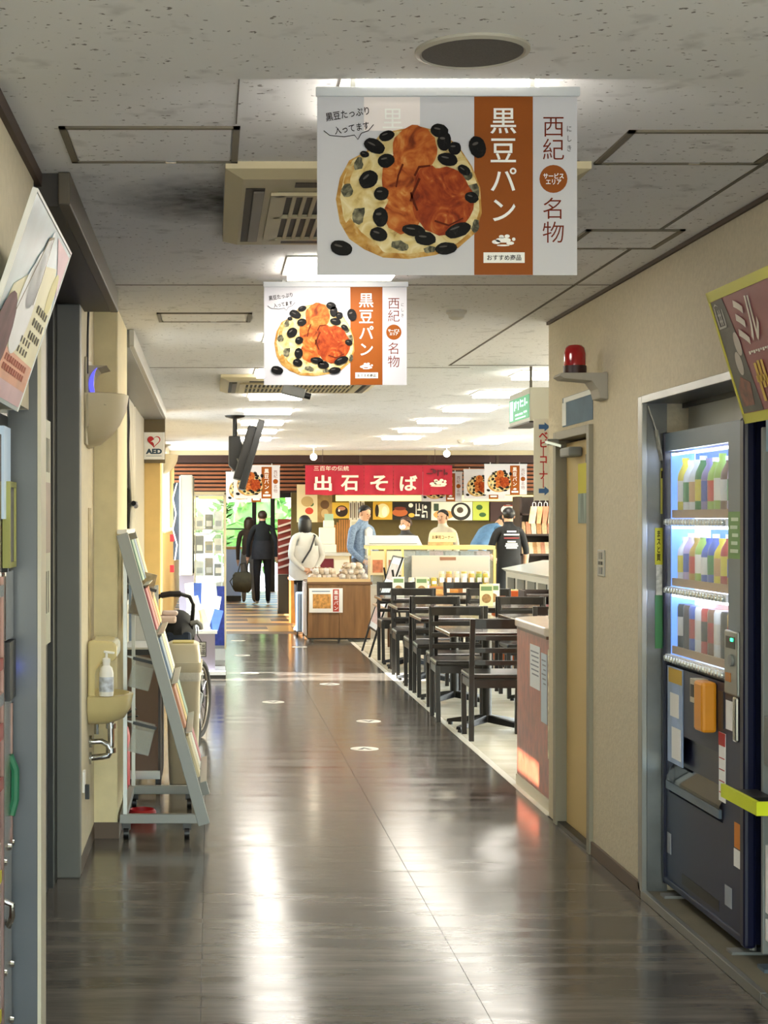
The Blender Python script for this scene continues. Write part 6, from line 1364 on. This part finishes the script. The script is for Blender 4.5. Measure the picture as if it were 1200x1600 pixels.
# ================================================================== people
Mskin = mat('skin', '#c99b7c', .55); Mhair = mat('hair_black', '#0a0807', .45, vary=.3, scale=40); Mhairb = mat('hair_brown', '#3a261b', .5, vary=.3, scale=40)
BASE = dict(pel=(0,0,.93), wai=(0,0,1.07), che=(0,.01,1.25), nb=(0,.01,1.405), nk=(0,0,1.46), hd=(0,-.015,1.535), ht=(0,-.01,1.615), hp=(0,-.005,1.665))
RAD = dict(pel=(.155,.115), wai=(.135,.10), che=(.165,.115), nb=(.085,.065), nk=(.05,.055), hd=(.066,.082), ht=(.074,.092), hp=(.055,.07))
def person(label, loc, rz, tops, pants, shoes, pose=None, height=1.68, sleeve='long', hair='short', hmat=None, wide=1.0, lower=True, mask=False, arms=True, skirt=0):
    pose = pose or {}
    J = dict(BASE); R = dict(RAD)
    for s, n in ((-1, 'r'), (1, 'l')):
        J['sh'+n] = (s*.165,.01,1.375); R['sh'+n] = (.062,.06)
        J['el'+n] = (s*.215,.03,1.10); R['el'+n] = (.046,.046)
        J['wr'+n] = (s*.22,-.03,.87); R['wr'+n] = (.031,.034)
        J['ha'+n] = (s*.22,-.05,.79); R['ha'+n] = (.022,.038)
        J['hi'+n] = (s*.085,0,.87); R['hi'+n] = (.09,.095)
        J['kn'+n] = (s*.095,-.01,.48); R['kn'+n] = (.062,.064)
        J['an'+n] = (s*.10,.02,.09); R['an'+n] = (.042,.046)
        J['to'+n] = (s*.11,-.13,.035); R['to'+n] = (.042,.032)
    J.update(pose)
    for n in ('r', 'l'):          # five fingers fan out from the palm, thumb from its side
        w_ = Vector(J['wr'+n]); h_ = Vector(J['ha'+n]); d_ = (h_-w_).normalized(); sd = d_.cross(Vector((1,0,0)))
        if sd.length < .2: sd = Vector((0,1,0))
        sd.normalize()
        for i, (o_, l_) in enumerate(((-.024,.062),(-.008,.072),(.008,.068),(.023,.054))):
            J[f'f{n}{i}'] = tuple(h_+sd*o_*1.1+d_*l_*.55); R[f'f{n}{i}'] = (.0095,.0095)
            bend = Vector((0,-.012,0)) if abs(d_.z) > .5 else Vector((0,0,-.012))
            J[f'g{n}{i}'] = tuple(h_+sd*o_*1.2+d_*l_+bend); R[f'g{n}{i}'] = (.008,.008)
        J['t'+n] = tuple(h_-d_*.015-sd*.045); R['t'+n] = (.010,.010)
    for k in list(R):
        if k in ('pel', 'wai', 'che'): R[k] = (R[k][0]*wide, R[k][1]*wide)
    E_ = [('pel','wai','top'),('wai','che','top'),('che','nb','top'),('nb','nk','skin'),('nk','hd','skin'),('hd','ht','skin'),('ht','hp','skin')]
    for n in ('r', 'l'):
        fa = 'top' if sleeve == 'long' else 'skin'
        E_ += [('nb','sh'+n,'top'),('sh'+n,'el'+n,'top'),('el'+n,'wr'+n,fa),('wr'+n,'ha'+n,'skin'),('ha'+n,'t'+n,'skin'),
               ('pel','hi'+n,'pants'),('hi'+n,'kn'+n,'pants'),('kn'+n,'an'+n,'pants'),('an'+n,'to'+n,'shoe')]
        for i in range(4): E_ += [('ha'+n, f'f{n}{i}', 'skin'), (f'f{n}{i}', f'g{n}{i}', 'skin')]
    keys = list(J); ix = {k: i for i, k in enumerate(keys)}; s = height/1.70
    me = bpy.data.meshes.new('body'); me.from_pydata([tuple(Vector(J[k])*s) for k in keys], [(ix[a], ix[b]) for a, b, _ in E_], [])
    o = bpy.data.objects.new('tmp', me); C.objects.link(o)
    md = o.modifiers.new('skin', 'SKIN'); md.use_smooth_shade = True
    for k in keys:
        v = me.skin_vertices[0].data[ix[k]]; v.radius = tuple(r*s for r in R[k]); v.use_root = (k == 'pel')
    sb = o.modifiers.new('sub', 'SUBSURF'); sb.levels = sb.render_levels = 1
    bpy.context.view_layer.update()
    m2 = bpy.data.meshes.new_from_object(o.evaluated_get(bpy.context.evaluated_depsgraph_get())); bpy.data.objects.remove(o)
    m2.name = 'body'; m2.materials.clear()
    for m in (Mskin, tops, pants, shoes): m2.materials.append(m)
    mi = {'skin': 0, 'top': 1, 'pants': 2, 'shoe': 3}
    segs = [(Vector(J[a])*s, Vector(J[b])*s, mi[c], (max(R[a])+max(R[b]))/2*s) for a, b, c in E_]
    for p in m2.polygons:
        c = p.center; best = 9; bi = 1
        for a, b, m, r in segs:
            ab = b-a; t_ = max(0, min(1, (c-a).dot(ab)/max(1e-9, ab.length_squared))); d_ = (c-(a+ab*t_)).length/r
            if d_ < best: best = d_; bi = m
        p.material_index = bi; p.use_smooth = True
    t = thing('person', label, 'person', loc, rz)
    body = bpy.data.objects.new('body', m2); C.objects.link(body); body.parent = t
    # head details
    H_ = Vector(J['ht']); N_ = Vector(J['hd']); axis = (H_-N_).normalized()
    tilt = Matrix.Translation(((N_+H_)/2)*s) @ Vector((0,0,1)).rotation_difference(axis).to_matrix().to_4x4()
    def hp(q): q.v = [tuple(tilt @ (Vector(v)*s)) for v in q.v]; return q
    hp(MB().ell((0,-.088,-.012), .014, .018, .022, 8, 6)).build('nose', Mskin, t, smooth=True)
    for x in (-.03, .03):
        hp(MB().ell((x,-.079,.012), .011, .006, .006, 8, 6)).build('eye', Mdark, t, smooth=True)
        hp(MB().ell((x*2.5,.005,-.005), .012, .018, .03, 8, 6)).build('ear', Mskin, t, smooth=True)
    hp(MB().ell((0,-.080,-.048), .022, .006, .005, 8, 6)).build('mouth', mat('lips', '#9a5a4c', .5), t, smooth=True)
    if mask: hp(MB().ell((0,-.062,-.04), .058, .036, .042, 12, 8)).build('face_mask', Mpaper, t, smooth=True)
    hm = hmat or Mhair
    q = MB().ell((0,.012,.035), .084, .098, .085, 18, 12)
    q.v = [(x, (max(y, -.045-.35*max(0, z-.04)) if z < .085 else y), (z if y < .0 else z-.0)) for x, y, z in q.v]
    q.v = [(x, y+(.05 if (y < -.02 and z < .045) else 0), z) for x, y, z in q.v]
    q = hp(q)
    if hair == 'bob':
        hp(q2 := MB().loft([oval(0,.03,.075,.06,-.15,18), oval(0,.035,.098,.075,-.10,18), oval(0,.03,.102,.085,-.02,18), oval(0,.02,.093,.09,.05,18)]))
        q.add(q2.v, q2.f)
    if hair == 'bun': q2 = hp(MB().ell((0,.10,.02), .045,.04,.045,10,8)); q.add(q2.v, q2.f)
    q.build('hair', hm, t, smooth=True)
    return t
Mwhitej = mat('cloth_white', '#c2bfb6', .8, vary=.06, scale=10, bump=.3); Mblk = mat('cloth_black', '#121214', .85, vary=.2, scale=10, bump=.2); Mblk2 = mat('cloth_black2', '#0c0c0f', .85)
Mplaid = mat('cloth_plaid', '#7387a0', .8, vary=.3, scale=45); Mshoe = mat('shoe_dark', '#2a2624', .6); Mshoew = mat('shoe_white', '#cfcac0', .6); Mbrn = mat('cloth_brown', '#3a2a1e', .85, vary=.2, scale=12); Mcreamc = mat('cloth_cream', '#c9bfa8', .8, vary=.05); Mblu = mat('cloth_blue', '#5f86ac', .8, vary=.15, scale=20)
# woman in white, hands held behind her back
pw = dict(elr=(-.24,.06,1.10), wrr=(-.09,.17,.90), har=(-.03,.18,.875), ell=(.24,.06,1.10), wll=(.09,.17,.90))
Yq = 21.0
pp = dict(elr=(-.25,.08,1.10), wrr=(-.09,.17,.92), har=(-.01,.185,.89), ell=(.25,.08,1.10), wrl=(.09,.17,.92), hal=(.01,.20,.90))
po = person('woman with black bob in a white jacket, hands clasped behind her back', (pxX(476, Yq), Yq, 0), math.radians(198), Mwhitej, Mblk, Mshoew, pp, 1.56, hair='bob', wide=1.12)
MB().loft([[(.20*math.cos(a)*k, .15*math.sin(a)*k, z) for a in [2*PI*i/20 for i in range(20)]] for z, k in ((.70, 1.05), (.85, 1.08), (1.0, 1.0), (1.15, .95))], cap=False).build('jacket_hem', Mwhitej, po, smooth=True)
MB().tube([(-.11,.0,1.30),(-.11,.10,1.28),(-.02,.155,1.10),(.10,.165,.93)], .012, 6).build('shoulder_strap', Mdark, po, smooth=True)
# walking man in black, seen from behind, and his companion
pm = dict(knr=(-.10,-.06,.50), anr=(-.10,-.02,.10), tor=(-.11,-.16,.035), knl=(.10,.02,.48), anl=(.09,.12,.11), tol=(.10,-.0,.04), wrl=(.26,-.06,.88), hal=(.265,-.09,.80), ell=(.25,.0,1.12), elr=(-.25,.06,1.12), wrr=(-.25,.04,.88), har=(-.25,.03,.80))
pj = person('man in black jacket and trousers walking away towards the glass doors', (pxX(410, 28), 28.0, 0), PI, Mblk, Mblk2, Mshoew, pm, 1.66, hmat=Mhairb, wide=1.15)
MB().loft([[(.185*math.cos(a)*k, .14*math.sin(a)*k, z) for a in [2*PI*i/20 for i in range(20)]] for z, k in ((.80, 1.06), (.90, 1.05), (1.0, .98), (1.12, .9))], cap=False).build('jacket_hem', mat('jacket_charcoal', '#1c1c1f', .8, vary=.25, scale=14), pj, smooth=True)
person('companion in brown walking beside the man in black, mostly hidden by him', (pxX(389, 28.6), 28.6, 0), PI*.97, Mbrn, mat('cloth_grey', '#6a655c', .85), Mshoe, None, 1.55, hair='bob', hmat=Mhairb)
t = thing('duffel_bag', 'olive duffel bag carried low beside the man in black', 'bag', (pxX(379, 27.7), 27.7, .22))
MB().loft([[(x, .11*math.cos(a), .19+h*math.sin(a)) for a in [2*PI*i/14 for i in range(14)]] for x, h in ((-.17,.12),(-.13,.17),(.1,.19),(.15,.14))]).build('body', mat('bag_olive', '#3f3d2a', .8, vary=.25, scale=12), t, smooth=True)
MB().tube([(-.08,-.06,.36),(-.04,-.03,.50),(.04,-.02,.52),(.08,-.06,.36)], .011, 6).build('handle', mat('bag_handle', '#26241a', .7), t, smooth=True)
MB().tube([(-.13,-.07,.32),(-.22,-.06,.20),(-.16,-.08,.08)], .009, 6).build('loose_strap', mat('bag_handle', '#26241a'), t, smooth=True)
# customer in blue shirt at the case, looking down to the right
pb = dict(che=(0,-.0,1.25), hd=(0,-.045,1.53), ht=(0,-.06,1.605), hp=(0,-.06,1.655), wrr=(-.16,-.17,.95), har=(-.12,-.22,.93), wrl=(.17,-.15,.95), hal=(.13,-.20,.93), elr=(-.23,-.0,1.10), ell=(.23,.0,1.10))
Yb = 21.3
o = person('man in a blue plaid shirt over white looking down at the display case', (pxX(566, Yb), Yb, 0), math.radians(38), Mplaid, mat('trousers_grey', '#4a4a50', .8), Mshoe, pb, 1.70, wide=1.1)
MB().prism([(-.05,.98),(.05,.98),(.06,1.36),(.0,1.40),(-.06,1.36)], -.142, -.10).build('white_shirt', Mwhitej, o, bevel=.01)
# staff behind the case
ps = dict(wrr=(-.15,-.2,1.0), har=(-.11,-.26,1.0), wrl=(.15,-.2,1.0), hal=(.11,-.26,1.0))
person('masked shop assistant with tied dark hair behind the white hood', (pxX(634, 21.8), 21.8, 0), math.radians(-48), mat('apron_dark', '#3a3634', .8), Mblk2, Mshoe, ps, 1.54, hair='bun', hmat=Mhairb, mask=True)
person('shop assistant in a cream shirt behind the sushi corner sign', (pxX(692, 22.0), 22.0, 0), math.radians(-35), Mcreamc, Mblk2, Mshoe, ps, 1.64)
pbend = dict(wai=(0,-.06,1.06), che=(0,-.20,1.18), nb=(0,-.31,1.27), nk=(0,-.36,1.29), hd=(0,-.42,1.32), ht=(0,-.49,1.34), hp=(0,-.53,1.345), shr=(-.165,-.28,1.25), shl=(.165,-.28,1.25), elr=(-.22,-.33,1.0), ell=(.22,-.33,1.0), wrr=(-.18,-.45,.86), wrl=(.18,-.45,.86), har=(-.17,-.51,.84), hal=(.17,-.51,.84))
person('person in a blue shirt bending over behind the display case', (pxX(742, 22.3), 22.3, 0), math.radians(120), Mblu, Mblk2, Mshoe, pbend, 1.84, sleeve='short')
pk = dict(wrr=(-.22,-.22,1.08), har=(-.20,-.29,1.07), wrl=(.24,-.18,1.0), hal=(.23,-.25,.98), elr=(-.25,-.03,1.12), ell=(.25,-.02,1.12))
Yk2 = 20.7
pk['wrr'] = (-.26,-.10,.90); pk['har'] = (-.27,-.15,.83)
o = person('man in a black T-shirt with white back print facing the shelves', (pxX(790, Yk2)+.04, Yk2, 0), math.radians(186), Mblk, Mblk2, Mshoe, pk, 1.66, sleeve='short', wide=1.2)
q = MB()
for k, (hw, z) in enumerate(((.06,1.34),(.10,1.30),(.10,1.255),(.055,1.21),(.075,1.18),(.085,1.155),(.07,1.13))):
    q.box(-hw, hw, .128, .131, z-.009, z+.009, 1 if k == 2 else 0)
q.build('back_print', [Mpaper, mat('print_maroon', '#7a2a2a', .7)], o)
flush_texts()
